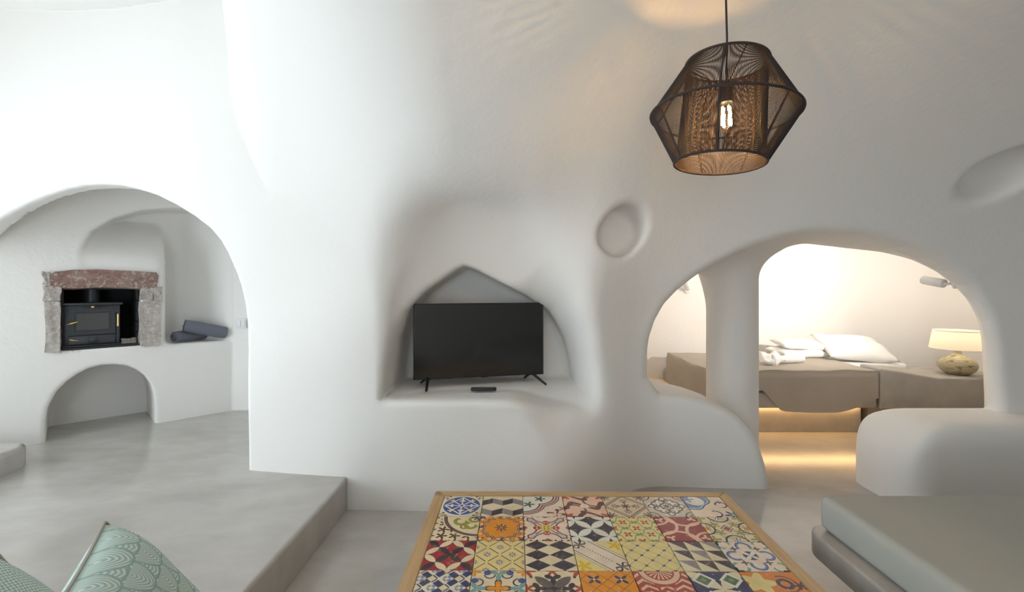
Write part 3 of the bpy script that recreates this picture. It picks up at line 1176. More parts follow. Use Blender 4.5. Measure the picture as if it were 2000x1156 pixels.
def t_greenlattice(m, u, v):
    m.base(YEL)
    a, b = (u + v) * 1.0, (u - v) * 1.0
    w1, w2 = e_sin(b * 6.2832) * 0.10, e_sin(a * 6.2832) * 0.10
    m.over(e_min(abs(e_fr(a + w1) - 0.5), abs(e_fr(b + w2) - 0.5)) < 0.035, GREEN)
    fa, fb = e_fr(a) - 0.5, e_fr(b) - 0.5
    m.over(flower(fa, fb, 4, 0.04, 0.22), GREEN)
    ga, gb = e_fr(a + 0.5) - 0.5, e_fr(b + 0.5) - 0.5
    m.over(flower(ga, gb, 4, 0.07, 0.30), BRICK).over(e_hyp(ga, gb) < 0.06, PINK)


def t_maroon(m, u, v):
    m.base(srgb(146, 46, 54))
    for cx, cy in ((-0.95, 0.35), (0.95, -0.35), (0.35, 1.05), (-0.35, -1.05)):
        m.over(band(rad(u, v, cx, cy), 0.74, 0.88), PINK)
    m.over(band(rad(u, v, -1.0, 1.0), 0.62, 0.74), PINK)
    m.over(band(rad(u, v, 1.0, -1.0), 0.62, 0.74), PINK)
    for cx, cy in ((-0.75, 0.72), (0.75, -0.72), (-0.7, -0.75), (0.72, 0.8)):
        m.over(flower(u - cx, v - cy, 3, 0.04, 0.22, cx * 3), PINK)


def t_ornate(m, u, v):
    m.base(CREAM)
    x, y = abs(u), abs(v)
    d = x + y + e_cos((x - y) * 9.0) * 0.10
    m.over(band(d, 0.88, 1.10), INK).over(band(d, 0.93, 1.05), WHITE)
    e = rad(e_max(x, y), e_min(x, y), 1.02, 0.0)
    m.over(band(e, 0.42, 0.50), INK)
    m.over(flower(x - 0.42, y - 0.30, 5, 0.05, 0.26), OLIVE)
    m.over(x + y < 0.30, INK).over(x + y < 0.24, WHITE).over(x + y < 0.18, BRICK)
    m.over(flower(x - 0.98, y, 5, 0.08, 0.26), ORANGE)
    m.over(flower(x - 0.9, y - 0.85, 4, 0.06, 0.30), OLIVE)


def t_redpetals(m, u, v):
    m.base(RED)
    a, b = e_pp((u + 1.0) * 2.0, 1.0), e_pp((v + 1.0) * 2.0, 1.0)
    x, y = abs(u), abs(v)
    p = petals(a, b)
    same = abs((x > 0.5) - (y > 0.5)) < 0.5
    m.over(p, CREAM).over(p * same, INK)


def t_bluelattice(m, u, v):
    m.base(YEL)
    a, b = (u + v) * 1.0, (u - v) * 1.0
    fa, fb = e_fr(a + 0.5) - 0.5, e_fr(b + 0.5) - 0.5
    m.over((abs(fa) < 0.03) * (abs(fb) > 0.10), INKB).over((abs(fb) < 0.03) * (abs(fa) > 0.10), GRYBR)
    ga, gb = e_fr(a) - 0.5, e_fr(b) - 0.5
    m.over(flower(ga, gb, 8, 0.05, 0.24), BLUE).over(e_hyp(ga, gb) < 0.07, CREAM)


def t_harlequin(m, u, v):
    m.base(CREAM)
    a = e_fr((u + 1.0) * 1.0) - 0.5
    b = e_fr((v + 1.0) * 1.5) - 0.5
    m.over(abs(a) + abs(b) < 0.5, INK)


def t_ribbon(m, u, v):
    m.base(CREAM2)
    d = u + v
    ad = abs(d)
    m.over(ad > 0.62, INK).over(ad > 0.67, CREAM2).over(ad > 0.80, GRYBR).over(ad > 0.83, YEL)
    m.over((ad > 0.95) * flower(abs(u) - 0.75, abs(v) - 0.7, 5, 0.1, 0.36), srgb(220, 182, 40))
    t = u - v
    m.over((abs(d) < 0.03) * (e_sin(t * 34.0) > 0.2) * (abs(t) < 0.9), INK)
    k = abs(t) - 1.45
    m.over(flower(k, d, 6, 0.06, 0.42) * (ad < 0.6), srgb(84, 90, 76))
    m.over(band(e_hyp(k, abs(d) - 0.28), 0.12, 0.18), INK)


def t_yellowlattice(m, u, v):
    m.base(YEL)
    a, b = (u + v) * 1.5, (u - v) * 1.5
    fa, fb = abs(e_fr(a) - 0.5), abs(e_fr(b) - 0.5)
    m.over(e_min(fa, fb) < 0.014, GRYBR)
    m.over((e_min(fa, fb) < 0.055) * (e_max(fa, fb) < 0.17), BLUE)
    m.over(e_max(fa, fb) < 0.07, INKB)


def t_triangles(m, u, v):
    m.base(CREAM)
    x, y = (u + 1.0) * 1.5, (v + 1.0) * 1.5
    f, g = e_fr(x), e_fr(y)
    tri = (f + g * 1.0 > 1.0)
    par = e_mod(e_fl(x) + e_fl(y) * 2.0, 3.0)
    m.over(tri, INK).over(tri * (par < 0.5), GREY)


def t_bluearcs(m, u, v):
    m.base(CREAM2)
    x, y = abs(u), abs(v)
    a, b = e_max(x, y), e_min(x, y)
    m.over(band(rad(a, b, 0.62, 0.0), 0.20, 0.32) * (a > 0.5), LBLUE)
    m.over(band(rad(x, y, 0.75, 0.75), 0.22, 0.33) * (x + y > 1.25), TEAL)
    m.over(band(rad(a, b, 0.62, 0.0), 0.27, 0.32) * (a > 0.45), BLUE)
    m.over(e_max(x, y) * 0.7 + (x + y) * 0.3 < 0.30, INKB)
    m.over(petals(x * 3.6, y * 3.6) * (a < 0.28), WHITE)
    m.over(flower(x - 0.46, y - 0.46, 4, 0.04, 0.16), INK)
    m.over(flower(x - 0.98, y - 0.98, 4, 0.08, 0.26), INK)


def t_checks(m, u, v):
    m.base(CREAM)
    a, b = (u + v) * 2.0 + 0.25, (u - v) * 2.0 + 0.25
    fa, fb = e_fr(a * 0.5), e_fr(b * 0.5)
    sa, sb = fa < 0.36, fb < 0.36
    x = abs(sa - sb)
    m.over(x, INKB)
    m.over((sa * sb) > 0.5, CREAM)
    ga, gb = e_fr(fa * 2.4), e_fr(fb * 2.4)
    m.over((fa > 0.52) * (fb > 0.52) * (abs((ga > 0.5) - (gb > 0.5)) > 0.5), LBLUE)
    m.over(band(fa, 0.44, 0.50) + band(fb, 0.44, 0.50) > 0.5, WHITE)


def t_tealscroll(m, u, v):
    m.base(CREAM)
    x, y = abs(u), abs(v)
    a, b = e_max(x, y), e_min(x, y)
    m.over(flower(x, y, 4, 0.16, 0.52), BROWN).over(flower(x, y, 4, 0.10, 0.40), ORANGE)
    m.over(flower(a - 0.78, b, 3, 0.06, 0.34, 3.14), TEAL)
    m.over(rad(x, y, 0.42, 0.86) < 0.14, BLUE).over(rad(x, y, 0.86, 0.42) < 0.14, BLUE)
    m.over(band(rad(x, y, 0.32, 0.74), 0.16, 0.22) * (y < 0.74), INKB)
    m.over(band(rad(x, y, 0.74, 0.32), 0.16, 0.22) * (x < 0.74), INKB)
    m.over(flower(x - 0.9, y - 0.9, 4, 0.06, 0.26), ORANGE)


def t_lotus(m, u, v):
    m.base(CREAM)
    x, y = abs(u), abs(v)
    a, b = e_max(x, y), e_min(x, y)
    m.over(flower(x - 0.98, y - 0.98, 6, 0.16, 0.40), BRICK)
    m.over(flower(a - 0.95, b, 5, 0.08, 0.3), BRICK)
    m.over(flower(a - 0.55, b, 3, 0.10, 0.34, 3.14), INK)
    m.over(petals(x * 1.5, y * 1.5) * (a < 0.66), GRYBR)
    m.over((b < 0.04) * (a < 0.5), INK).over(rad(u, v) < 0.12, INK)
    m.over(rad(x, y, 0.8, 0.62) < 0.06, INK)


def t_orangedots(m, u, v):
    m.base(ORANGE)
    x, y = abs(u) - 0.5, abs(v) - 0.5
    m.over(e_min(abs(u + v), abs(u - v)) < 0.012, BROWN)
    m.over(abs(abs(x) + abs(y) - 0.5) < 0.014, BROWN)
    m.over(flower(x, y, 4, 0.04, 0.30, 3.14), INKB).over(e_hyp(x, y) < 0.05, CREAM)


def t_redfan(m, u, v):
    m.base(srgb(170, 72, 58))
    r = rad(u, v, 0.0, 1.0)
    a = e_ang(u, 1.0 - v)
    m.over(band(r, 0.56, 0.76), PINK).over((r < 0.5) * (e_sin(a * 18.0) > 0.0), PINK)
    x = abs(u)
    k = x - 0.62 - v * 0.2
    m.over((abs(e_fr(v * 3.0 + abs(k) * 2.2) - 0.5) < 0.2) * (abs(k) < 0.30) * (r > 0.82), PINK)
    m.over((x < 0.22) * (v < 0.1) * (abs(e_fr(v * 3.2 + x * 2.5) - 0.5) < 0.22), PINK)


def t_starnavy(m, u, v):
    m.base(INKB)
    m.over(petals(e_pp((u + 1.0) * 1.0, 1.0), e_pp((v + 1.0) * 1.0, 1.0)), CREAM)
    x, y = abs(abs(u) - 0.5), abs(abs(v) - 0.5)
    d = x + y
    m.over(d < 0.44, WHITE).over(d < 0.30, srgb(94, 112, 78)).over(d < 0.12, GREEN)


def t_orangeblob(m, u, v):
    m.base(srgb(220, 130, 56))
    m.over(flower(u + 0.55, v - 0.35, 5, 0.36, 0.62), YEL)
    m.over(band(rad(u, v, 0.35, 0.3), 0.16, 0.30), INKB)
    m.over(band(rad(u, v, 0.35, 0.3), 0.40, 0.46) * (u > 0.2), BROWN)
    m.over(flower(u - 0.85, v - 0.2, 6, 0.06, 0.26), INK)
    m.over(flower(u, v + 0.7, 6, 0.10, 0.40), INKB)


TILES = [[t_medallion, t_cubes, t_lobes, t_scroll, t_diamondframe, t_lace, t_bluequarter],
         [t_olive, t_orange, t_butterfly, t_rings, t_greenlattice, t_maroon, t_ornate],
         [t_redpetals, t_bluelattice, t_harlequin, t_ribbon, t_yellowlattice, t_triangles, t_bluearcs],
         [t_checks, t_tealscroll, t_lotus, t_orangedots, t_redfan, t_starnavy, t_orangeblob]]


def tile_material(fn):
    m = Mat('printed_tile_' + fn.__name__[2:], 0.38)
    u, v = uv_uv()
    fn(m, u, v)
    wear = m.noise(60, 3, 0.7, 'Object')
    m.over(m.ramp(wear, 0.62, 0.72) * 0.75, srgb(214, 202, 176))
    m.over(m.ramp(m.noise(14, 2, 0.6, 'Object'), 0.45, 0.7) * 0.18, srgb(150, 126, 96))
    return m.done()


TMATS = {fn: tile_material(fn) for row in TILES for fn in row}
TX0, TY0, TZ = -0.4050, 0.83, 0.43            # near left corner of the table top, its height
TW, TL, RAIL, PITCH = 1.51, 1.50, 0.055, 0.2
table = thing('coffee_table', 'low wooden coffee table topped with patchwork of patterned tiles', 'table', (TX0 + TW / 2, TY0 + TL / 2, 0), math.radians(-0.4))
hx, hy = TW / 2, TL / 2


def rail(name, pts, mat):
    bm = bmesh.new()
    f = bm.faces.new([bm.verts.new((x, y, TZ)) for x, y in pts])
    r = bmesh.ops.extrude_face_region(bm, geom=[f])
    bmesh.ops.translate(bm, vec=(0, 0, -0.045), verts=[v for v in r['geom'] if isinstance(v, bmesh.types.BMVert)])
    bmesh.ops.recalc_face_normals(bm, faces=bm.faces)
    bmesh.ops.bevel(bm, geom=list(bm.edges), offset=0.003, segments=2, affect='EDGES')
    return bm_obj(name, bm, mat, table, True, 40)


ix, iy = hx - RAIL, hy - RAIL
rail('top_rail', [(-hx, hy), (hx, hy), (ix, iy), (-ix, iy)], WOOD_X)
rail('top_rail', [(hx, -hy), (-hx, -hy), (-ix, -iy), (ix, -iy)], WOOD_X)
rail('top_rail', [(-hx, -hy), (-hx, hy), (-ix, iy), (-ix, -iy)], WOOD_Y)
rail('top_rail', [(hx, hy), (hx, -hy), (ix, -iy), (ix, iy)], WOOD_Y)
box('grout_bed', (0, 0, TZ - 0.018), (2 * ix + 0.004, 2 * iy + 0.004, 0.016), plain('grout', (0.34, 0.29, 0.23, 1), 0.9), table)
for y in (-hy + 0.09, hy - 0.09):
    box('apron', (0, y, TZ - 0.085), (TW - 0.22, 0.025, 0.08), WOOD_X, table, 0.003)
for x in (-hx + 0.09, hx - 0.09):
    box('apron', (x, 0, TZ - 0.085), (0.025, TL - 0.22, 0.08), WOOD_Y, table, 0.003)
for x in (-hx + 0.09, hx - 0.09):
    for y in (-hy + 0.09, hy - 0.09):
        box('leg', (x, y, (TZ - 0.045) / 2), (0.075, 0.075, TZ - 0.045), WOOD_Z, table, 0.004)
TPX, TPY = 2 * ix / 7, 2 * iy / 7
bm = bmesh.new()
bm_box(bm, (0, 0, 0), (TPX - 0.003, TPY - 0.003, 0.012), 0.0012, 1)
uvl = bm.loops.layers.uv.new('UVMap')
for f in bm.faces:
    for lp in f.loops:
        lp[uvl].uv = (lp.vert.co.x / TPX + 0.5, lp.vert.co.y / TPY + 0.5)
tile_me = bpy.data.meshes.new('tile')
bm.to_mesh(tile_me)
bm.free()
tile_me.materials.append(TMATS[t_cubes])
rnd = random.Random(3)
for r in range(7):
    for c in range(7):
        fn = TILES[r][c] if r < 4 else TILES[(r + c) % 4][(c * 3 + r) % 7]
        o = bpy.data.objects.new('tile', tile_me)
        C.objects.link(o)
        o.parent = table
        o.location = (-ix + (c + 0.5) * TPX, iy - (r + 0.5) * TPY, TZ - 0.0062 - rnd.uniform(0, 0.0012))
        o.material_slots[0].link = 'OBJECT'
        o.material_slots[0].material = TMATS[fn]

# ------------------------------------------------------------------ pendant lamp
PX, PY = 0.775, 1.61
PB, PM, PT = 1.945, 2.120, 2.306              # heights of the bottom, middle and top rings
RB, RM_, RT = 0.153, 0.249, 0.138
lamp = thing('pendant_lamp', 'dark string-wound pendant lamp with glowing filament bulb above the table', 'lamp', (PX, PY, 0))


HANG = math.radians(4.2)                       # the shade hangs a little askew on its cord


def hang(p):
    x, y, z = p[0], p[1], p[2] - PT
    return (x * math.cos(HANG) + z * math.sin(HANG), y, -x * math.sin(HANG) + z * math.cos(HANG) + PT)


def ring(name, r, z, t):
    return tube(name, [hang((r * math.cos(2 * math.pi * i / 72), r * math.sin(2 * math.pi * i / 72), z)) for i in range(72)], t, DARK_CORD, lamp, 8, True)


ring('top_ring', RT, PT, 0.0045)
ring('middle_ring', RM_, PM, 0.0048)
ring('bottom_ring', RB, PB, 0.0048)
A0 = math.atan2(-PY, -PX) - 0.03
for i in range(7):
    a = A0 + 2 * math.pi * i / 7
    ca, sa = math.cos(a), math.sin(a)
    tube('rib', [hang((RT * ca, RT * sa, PT)), hang((RM_ * ca, RM_ * sa, PM)), hang((RB * ca, RB * sa, PB))], 0.0038, DARK_CORD, lamp, 6)


def strings(name, rings, n, rad_):
    bm = bmesh.new()
    for i in range(n):
        a = A0 + 2 * math.pi * (i + 0.5) / n
        ca, sa = math.cos(a), math.sin(a)
        prev = None
        for r, z in rings:
            q = [bm.verts.new(hang(((r + rad_ * math.cos(k * 2.0944)) * ca - rad_ * math.sin(k * 2.0944) * sa, (r + rad_ * math.cos(k * 2.0944)) * sa + rad_ * math.sin(k * 2.0944) * ca, z))) for k in range(3)]
            if prev:
                for k in range(3):
                    bm.faces.new((prev[k], prev[(k + 1) % 3], q[(k + 1) % 3], q[k]))
            prev = q
    bmesh.ops.recalc_face_normals(bm, faces=bm.faces)
    o = bm_obj(name, bm, DARK_CORD, lamp, True)
    o['kind'] = 'stuff'
    return o


strings('outer_strings', [(RT, PT), (RM_, PM), (RB, PB)], 300, 0.00108)
strings('inner_strings', [(RT - 0.004, PT), (RB - 0.004, PB)], 210, 0.00105)
lathe('socket', [(0.012, 2.245), (0.022, 2.235), (0.024, 2.175), (0.019, 2.165)], TV_PLASTIC, lamp, 20)
for i in range(3):
    a = A0 + 0.5 + 2 * math.pi * i / 3
    tube('socket_arm', [(0.02 * math.cos(a), 0.02 * math.sin(a), 2.235), hang((RT * math.cos(a), RT * math.sin(a), PT))], 0.0025, DARK_CORD, lamp, 6)


def make_bulb_glass():
    m = Mat('amber_bulb_glass', 0.1)
    t = m.t
    tr = m.node('ShaderNodeBsdfTransparent')
    tr.inputs[0].default_value = (1.0, 0.90, 0.72, 1)
    gl = m.node('ShaderNodeBsdfGlossy')
    gl.inputs['Roughness'].default_value = 0.05
    mx = m.node('ShaderNodeMixShader')
    mx.inputs[0].default_value = 0.06
    t.links.new(tr.outputs[0], mx.inputs[1])
    t.links.new(gl.outputs[0], mx.inputs[2])
    t.links.new(mx.outputs[0], t.nodes['Material Output'].inputs[0])
    return m.m


bulb = lathe('bulb', [(0.016, 2.166), (0.020, 2.155), (0.031, 2.135), (0.034, 2.110), (0.030, 2.085), (0.018, 2.068), (0.004, 2.063)], make_bulb_glass(), lamp, 24)
FIL = emitter('glowing_filament', (1.0, 0.60, 0.22, 1), 700.0)
for i in range(4):
    a = A0 + 0.6 + i * math.pi / 2
    x, y = 0.017 * math.cos(a), 0.017 * math.sin(a)
    tube('filament', [(x * 0.8, y * 0.8, 2.150), (x, y, 2.082)], 0.0042, FIL, bulb, 6)
tube('cord', [(0, 0, 2.24), (0.002, 0, 2.4), (-0.002, 0.0, 2.55), (0, 0, 2.73)], 0.0038, DARK_CORD, lamp, 8)
lathe('ceiling_rose', [(0.05, 2.69), (0.05, 2.71), (0.03, 2.78)], DARK_CORD, lamp, 24)

# ------------------------------------------------------------------ cushioned cement bench on the right
BENCH = make_cement('grey_cement_bench', (0.38, 0.35, 0.315, 1), (0.47, 0.435, 0.40, 1), (0.31, 0.285, 0.26, 1), 0.25, 0.4, 2.2)


def prism(name, pts, z0, z1, mat, parent=None, bev=0.02, seg=4, corner=0.0, top=None):
    bm = bmesh.new()
    vs = [bm.verts.new((x, y, z1)) for x, y in pts]
    f = bm.faces.new(vs)
    if corner:
        pass
    r = bmesh.ops.extrude_face_region(bm, geom=[f])
    bmesh.ops.translate(bm, vec=(0, 0, z0 - z1), verts=[v for v in r['geom'] if isinstance(v, bmesh.types.BMVert)])
    bmesh.ops.recalc_face_normals(bm, faces=bm.faces)
    if top:
        for v in bm.verts:
            if abs(v.co.z - z1) < 1e-6:
                v.co.z = top(v.co.x, v.co.y)
    if bev:
        bmesh.ops.bevel(bm, geom=list(bm.edges), offset=bev, segments=seg, profile=0.5, affect='EDGES', clamp_overlap=True)
    return bm_obj(name, bm, mat, parent, True, 45)


bench = thing('bench', 'built-in grey cement bench with rounded edge under the sage cushion', 'bench', (0, 0, 0))
sl = [(1.345, -0.6)] + [(1.345 + 0.10 * (1 - math.cos(t)), 1.97 + 0.10 * math.sin(t)) for t in np.linspace(0, math.pi / 2, 7)] + [(3.3, 2.07), (3.3, -0.6)]
prism('seat_slab', sl, 0.295, 0.400, BENCH, bench, 0.048, 5)
prism('support', [(1.50, -0.6), (1.50, 1.93), (3.2, 1.93), (3.2, -0.6)], 0.0, 0.295, BENCH, bench, 0.01, 2)
bm = bmesh.new()
bm_box(bm, (2.27, 0.74, 0.478), (1.74, 2.60, 0.155), 0.035, 5)
cu = bm_obj('seat_cushion', bm, SAGE, None, True, 50)
tag(cu, 'thick sage grey seat cushion on the cement bench', 'cushion')
for i, yy in enumerate((0.05, 1.0)):
    bmp = pillow_bm(0.88, 0.5, 0.20, 16, 0.04)
    o = bm_obj('back_cushion', bmp, SAGE, None, True)
    o.matrix_world = Matrix.Translation((2.98, yy, 0.80)) @ Matrix.Rotation(math.pi / 2, 4, 'Z') @ Matrix.Rotation(math.radians(75), 4, 'X')
    tag(o, ['sage back cushion leaning at the near end of the bench', 'sage back cushion leaning at the far end of the bench'][i], 'cushion', 'back cushions on the bench')

# ------------------------------------------------------------------ sofa below the camera with two scatter cushions
sofa = thing('sofa', 'low cement sofa with sage seat pad carrying the scatter cushions', 'sofa', (0, 0, 0))
L_ = [(-1.08, -0.3), (0.12, -0.3), (0.12, 0.70), (-0.47, 0.70), (-0.47, 1.33), (-1.08, 1.33)]
prism('base', L_, 0.0, 0.40, BENCH, sofa, 0.02, 3)
prism('seat_pad', [(x * 0.99 - 0.004, y * 0.99 + 0.005) for x, y in L_], 0.40, 0.53, SAGE, sofa, 0.03, 4)


def make_fans():
    m = Mat('teal_fan_print', 0.9)
    n = E.tree.nodes.new('ShaderNodeUVMap')
    n.uv_map = 'UVMap'
    sp = E.tree.nodes.new('ShaderNodeSeparateXYZ')
    E.tree.links.new(n.outputs[0], sp.inputs[0])
    u, v = E(sp.outputs[0]) * 5.0, E(sp.outputs[1]) * 8.0
    j, f = e_fl(v), e_fr(v)
    a1 = e_fr(u + e_mod(j, 2.0) * 0.5) - 0.5
    a2 = e_fr(u + e_mod(j + 1.0, 2.0) * 0.5) - 0.5
    f1 = 1.0 - f
    r1 = e_hyp(a1, f1 * 0.5 + 0.0)
    inn = r1 < 0.5
    r2 = e_hyp(a2, f1 * 0.5 + 0.5)
    r = r1 * inn + r2 * e_not(inn)
    a = a1 * inn + a2 * e_not(inn)
    k = e_fr((r + abs(a) * 0.25) * 13.0)
    m.base(srgb(156, 180, 170))
    m.over(k < 0.5, srgb(206, 218, 210))
    m.over(band(r, 0.455, 0.5) + band(r, 0.955, 1.0) > 0.5, srgb(138, 166, 156))
    m.over(m.ramp(m.noise(4, 3), 0.4, 0.7) * 0.25, srgb(170, 180, 170))
    m.bump(m.noise(300, 2), 0.3, 0.002)
    return m.done()


def make_chevron():
    m = Mat('teal_chevron_print', 0.9)
    n = E.tree.nodes.new('ShaderNodeUVMap')
    n.uv_map = 'UVMap'
    sp = E.tree.nodes.new('ShaderNodeSeparateXYZ')
    E.tree.links.new(n.outputs[0], sp.inputs[0])
    u, v = E(sp.outputs[0]), E(sp.outputs[1])
    z = e_fr(v * 130.0 + e_pp(u * 150.0, 1.0) * 0.9)
    m.base(srgb(210, 222, 215))
    m.over(z < 0.48, srgb(132, 162, 154))
    m.bump(m.noise(300, 2), 0.3, 0.002)
    return m.done()


def scatter(name, tip, size, t, mat, seed, label):
    e1 = Vector((0.5, -0.866, 0))
    e2 = Vector((0.433, 0.25, -0.866))
    nn = e1.cross(e2)
    bmp = pillow_bm(size, size, t, 30, 0.05, 0.0025, seed)
    th = thing(name, label, 'cushion', (0, 0, 0), 0, 'scatter cushions on the sofa')
    M = Matrix((e1, -e2, nn)).transposed().to_4x4()
    cen = Vector(tip) + (e1 + e2) * size / 2
    th.matrix_world = Matrix.Translation(cen) @ M
    cv = bm_obj('cover', bmp, mat, th, True)
    pts = []
    n = 30
    P = lambda u, v: (u * size / 2 * (1 - 0.05 * (1 - v * v) * u * u), v * size / 2 * (1 - 0.05 * (1 - u * u) * v * v), 0)
    for i in range(n + 1):
        pts.append(P(-0.975 + 1.95 * i / n, 1))
    for i in range(n + 1):
        pts.append(P(1, 0.975 - 1.95 * i / n))
    for i in range(n + 1):
        pts.append(P(0.975 - 1.95 * i / n, -1))
    for i in range(n + 1):
        pts.append(P(-1, -0.975 + 1.95 * i / n))
    tube('piping', pts, 0.0042, plain('grey_piping', srgb(165, 162, 150), 0.9), th, 6, True)
    return th


scatter('scatter_cushion', (-0.962, 1.052, 0.946), 0.47, 0.17, make_fans(), 1, 'sage scatter cushion with fan print and grey piping on the sofa')
scatter('scatter_cushion', (-0.70, 0.592, 1.158), 0.70, 0.16, make_chevron(), 2, 'pale green cushion with fine zigzag print beside the fan-print one')

# ------------------------------------------------------------------ bedroom
BT, BF, BL, BR, BB = 0.650, 4.44, 1.97, 3.625, 5.62     # mattress top, front, left, right edge, back
bed = thing('bed', 'built-in grey cement bed platform with white mattress behind the pillar', 'bed', (0, 0, 0))
prism('platform', [(BL - 0.03, BF - 0.02), (BR + 0.005, BF - 0.02), (BR + 0.005, BB + 0.12), (BL - 0.03, BB + 0.12)], 0.29, 0.455, CEMENT_BED, bed, 0.03, 4)
prism('plinth', [(BL + 0.10, 4.60), (BR - 0.02, 4.60), (BR - 0.02, BB + 0.12), (BL + 0.10, BB + 0.12)], 0.0, 0.29, CEMENT_BED, bed, 0.004, 1)
prism('mattress', [(BL, BF), (BR - 0.005, BF), (3.74, 4.86), (4.38, 4.93), (4.38, BB), (BL, BB)], 0.455, BT, WHITE_LINEN, bed, 0.03, 4)
prism('mattress_base', [(BR + 0.02, 4.90), (4.36, 4.96), (4.36, BB), (BR + 0.02, BB)], 0.0, 0.455, CEMENT_BED, bed, 0.004, 1)
box('led_strip', ((BL + BR) / 2 + 0.04, 4.570, 0.279), (BR - BL - 0.14, 0.012, 0.010), LED_WARM, bed)
box('led_strip', (BL + 0.075, (4.6 + BB) / 2, 0.279), (0.012, BB - 4.65, 0.010), LED_WARM, bed)
lathe('led_end_cap', [(0.012, 0), (0.012, 0.03), (0.006, 0.034)], GREY_PLASTIC, bed, 12, (BR - 0.03, 4.565, 0.26))

ledge = prism('bedside_ledge', [(BR + 0.015, BF - 0.03), (4.24, BF - 0.03), (5.02, BF - 0.03), (5.02, 5.05), (4.42, 5.05), (4.42, 4.90), (3.76, 4.82)], 0.285, 0.60, CEMENT_BED, None, 0.02, 3, 0,
              lambda x, y: 0.695 - 0.10 * min(1.0, max(0.0, (x - BR) / 0.6)))
tag(ledge, 'grey cement bedside ledge carrying the table lamp', 'ledge')
box('ledge_support', (4.3, 4.75, 0.1425), (1.2, 0.25, 0.285), CEMENT_BED, ledge, 0.004, 1)


# bedspread: top sheet, a long front drop with a rounded hem and a side drop
def bedspread():
    xs = [BL - 0.30 + i * 0.02 for i in range(15)] + [BL - 0.008 + (BR - BL + 0.006) * i / 60 for i in range(61)]
    hx_ = [BL, 2.46, 2.50, 2.58, 2.66, 2.72, 3.0, 3.22, 3.33, 3.46, BR]
    hz_ = [0.17, 0.17, 0.21, 0.30, 0.385, 0.40, 0.405, 0.40, 0.37, 0.325, 0.26]
    bs = [BB - 0.02 - (BB - BF - 0.0) * j / 26 for j in range(27)] + [None] * 24
    bm = bmesh.new()
    g = []
    for x in xs:
        row = []
        side = max(0.0, (BL - 0.008) - x)
        L = float(np.interp(max(x, BL), hx_, hz_))
        for j in range(51):
            if j <= 26:
                y, d = bs[j], 0.0
            else:
                y, d = BF - 0.012, L * (j - 26) / 24
            w = 0.004 * math.sin(9 * x + 5 * y) + 0.003 * math.sin(17 * x - 11 * y)
            if side > 0:
                drop = side * (0.95 if j <= 26 else 1.0)
                p = (BL - 0.012 - 0.012 * math.sin(min(1, side / 0.1) * 1.57) + 0.004 * math.sin(14 * y), y, BT + 0.012 - max(drop, d))
                if d > 0:
                    p = (p[0], y - 0.012, p[2])
            elif d > 0:
                fold = 0.014 * math.sin(x * 6.0 + 1.0) * (d / 0.4) + 0.016 * max(0, 1 - abs(x - 3.38) / 0.14) * (d / 0.35)
                p = (x, y - 0.016 * min(1, d / 0.05) - fold * 0.8 - 0.012 * (d / 0.4), BT + 0.012 - d)
            else:
                p = (x, y, BT + 0.014 + w)
            row.append(bm.verts.new(p))
        g.append(row)
    for i in range(len(g) - 1):
        for j in range(50):
            bm.faces.new((g[i][j], g[i + 1][j], g[i + 1][j + 1], g[i][j + 1]))
    bmesh.ops.recalc_face_normals(bm, faces=bm.faces)
    bmesh.ops.solidify(bm, geom=list(bm.faces), thickness=-0.008)
    return bm_obj('bedspread', bm, TAUPE, None, True, 60)


tag(bedspread(), 'taupe linen bedspread hanging over the front of the bed', 'bedspread')


def soft(name, w, h, t, loc, rot, label, mat=WHITE_LINEN, seed=0, wr=0.006, group=None):
    o = bm_obj(name, pillow_bm(w, h, t, 20, 0.07, wr, seed), mat, None, True)
    o.matrix_world = Matrix.Translation(loc) @ Matrix.Rotation(rot[2], 4, 'Z') @ Matrix.Rotation(rot[1], 4, 'Y') @ Matrix.Rotation(rot[0], 4, 'X')
    return tag(o, label, 'pillow', group)


soft('pillow', 0.62, 0.42, 0.11, (3.42, 5.32, 0.722), (0.05, 0.0, 0.06), 'flat white pillow at the bottom of the pair at the back of the bed', seed=4, group='white pillows on the bed')
soft('pillow', 0.56, 0.38, 0.10, (3.46, 5.34, 0.812), (0.08, 0.03, -0.08), 'flat white pillow resting on top of another at the back of the bed', seed=5, group='white pillows on the bed')
soft('pillow', 0.72, 0.50, 0.17, (3.95, 5.16, 0.795), (math.radians(24), math.radians(4), -0.12), 'large plump white pillow with pointed corner between the flat pillows and the lamp', seed=6, wr=0.008, group='white pillows on the bed')
tag(towel_roll('bath_towel', (2.86, 4.80, 0.717), (3.16, 4.86, 0.717), 0.050, WHITE_LINEN, 3.0, 0.012, 1.0, 7), 'white rolled bath towel lying on the taupe bedspread', 'towel')
tw = thing('folded_towel', 'white towel knotted like a bow on the bedspread by the pillar', 'towel', (2.755, 4.74, 0.668), 0.2)
for sx, rz, ry in ((-0.055, 0.5, -0.35), (0.05, -0.4, 0.45)):
    b_ = pillow_bm(0.17, 0.15, 0.075, 14, 0.12, 0.005, int(sx * 100) + 20)
    bmesh.ops.rotate(b_, cent=(0, 0, 0), matrix=Matrix.Rotation(math.radians(52), 3, 'X') @ Matrix.Rotation(ry, 3, 'Z'), verts=b_.verts)
    bmesh.ops.translate(b_, vec=(sx, 0, 0.068), verts=b_.verts)
    bm_obj('lobe', b_, WHITE_LINEN, tw, True)
tube('knot', [(-0.012, -0.03, 0.03), (0, -0.05, 0.06), (0.012, -0.03, 0.10), (0.0, 0.0, 0.11)], 0.02, WHITE_LINEN, tw, 8)


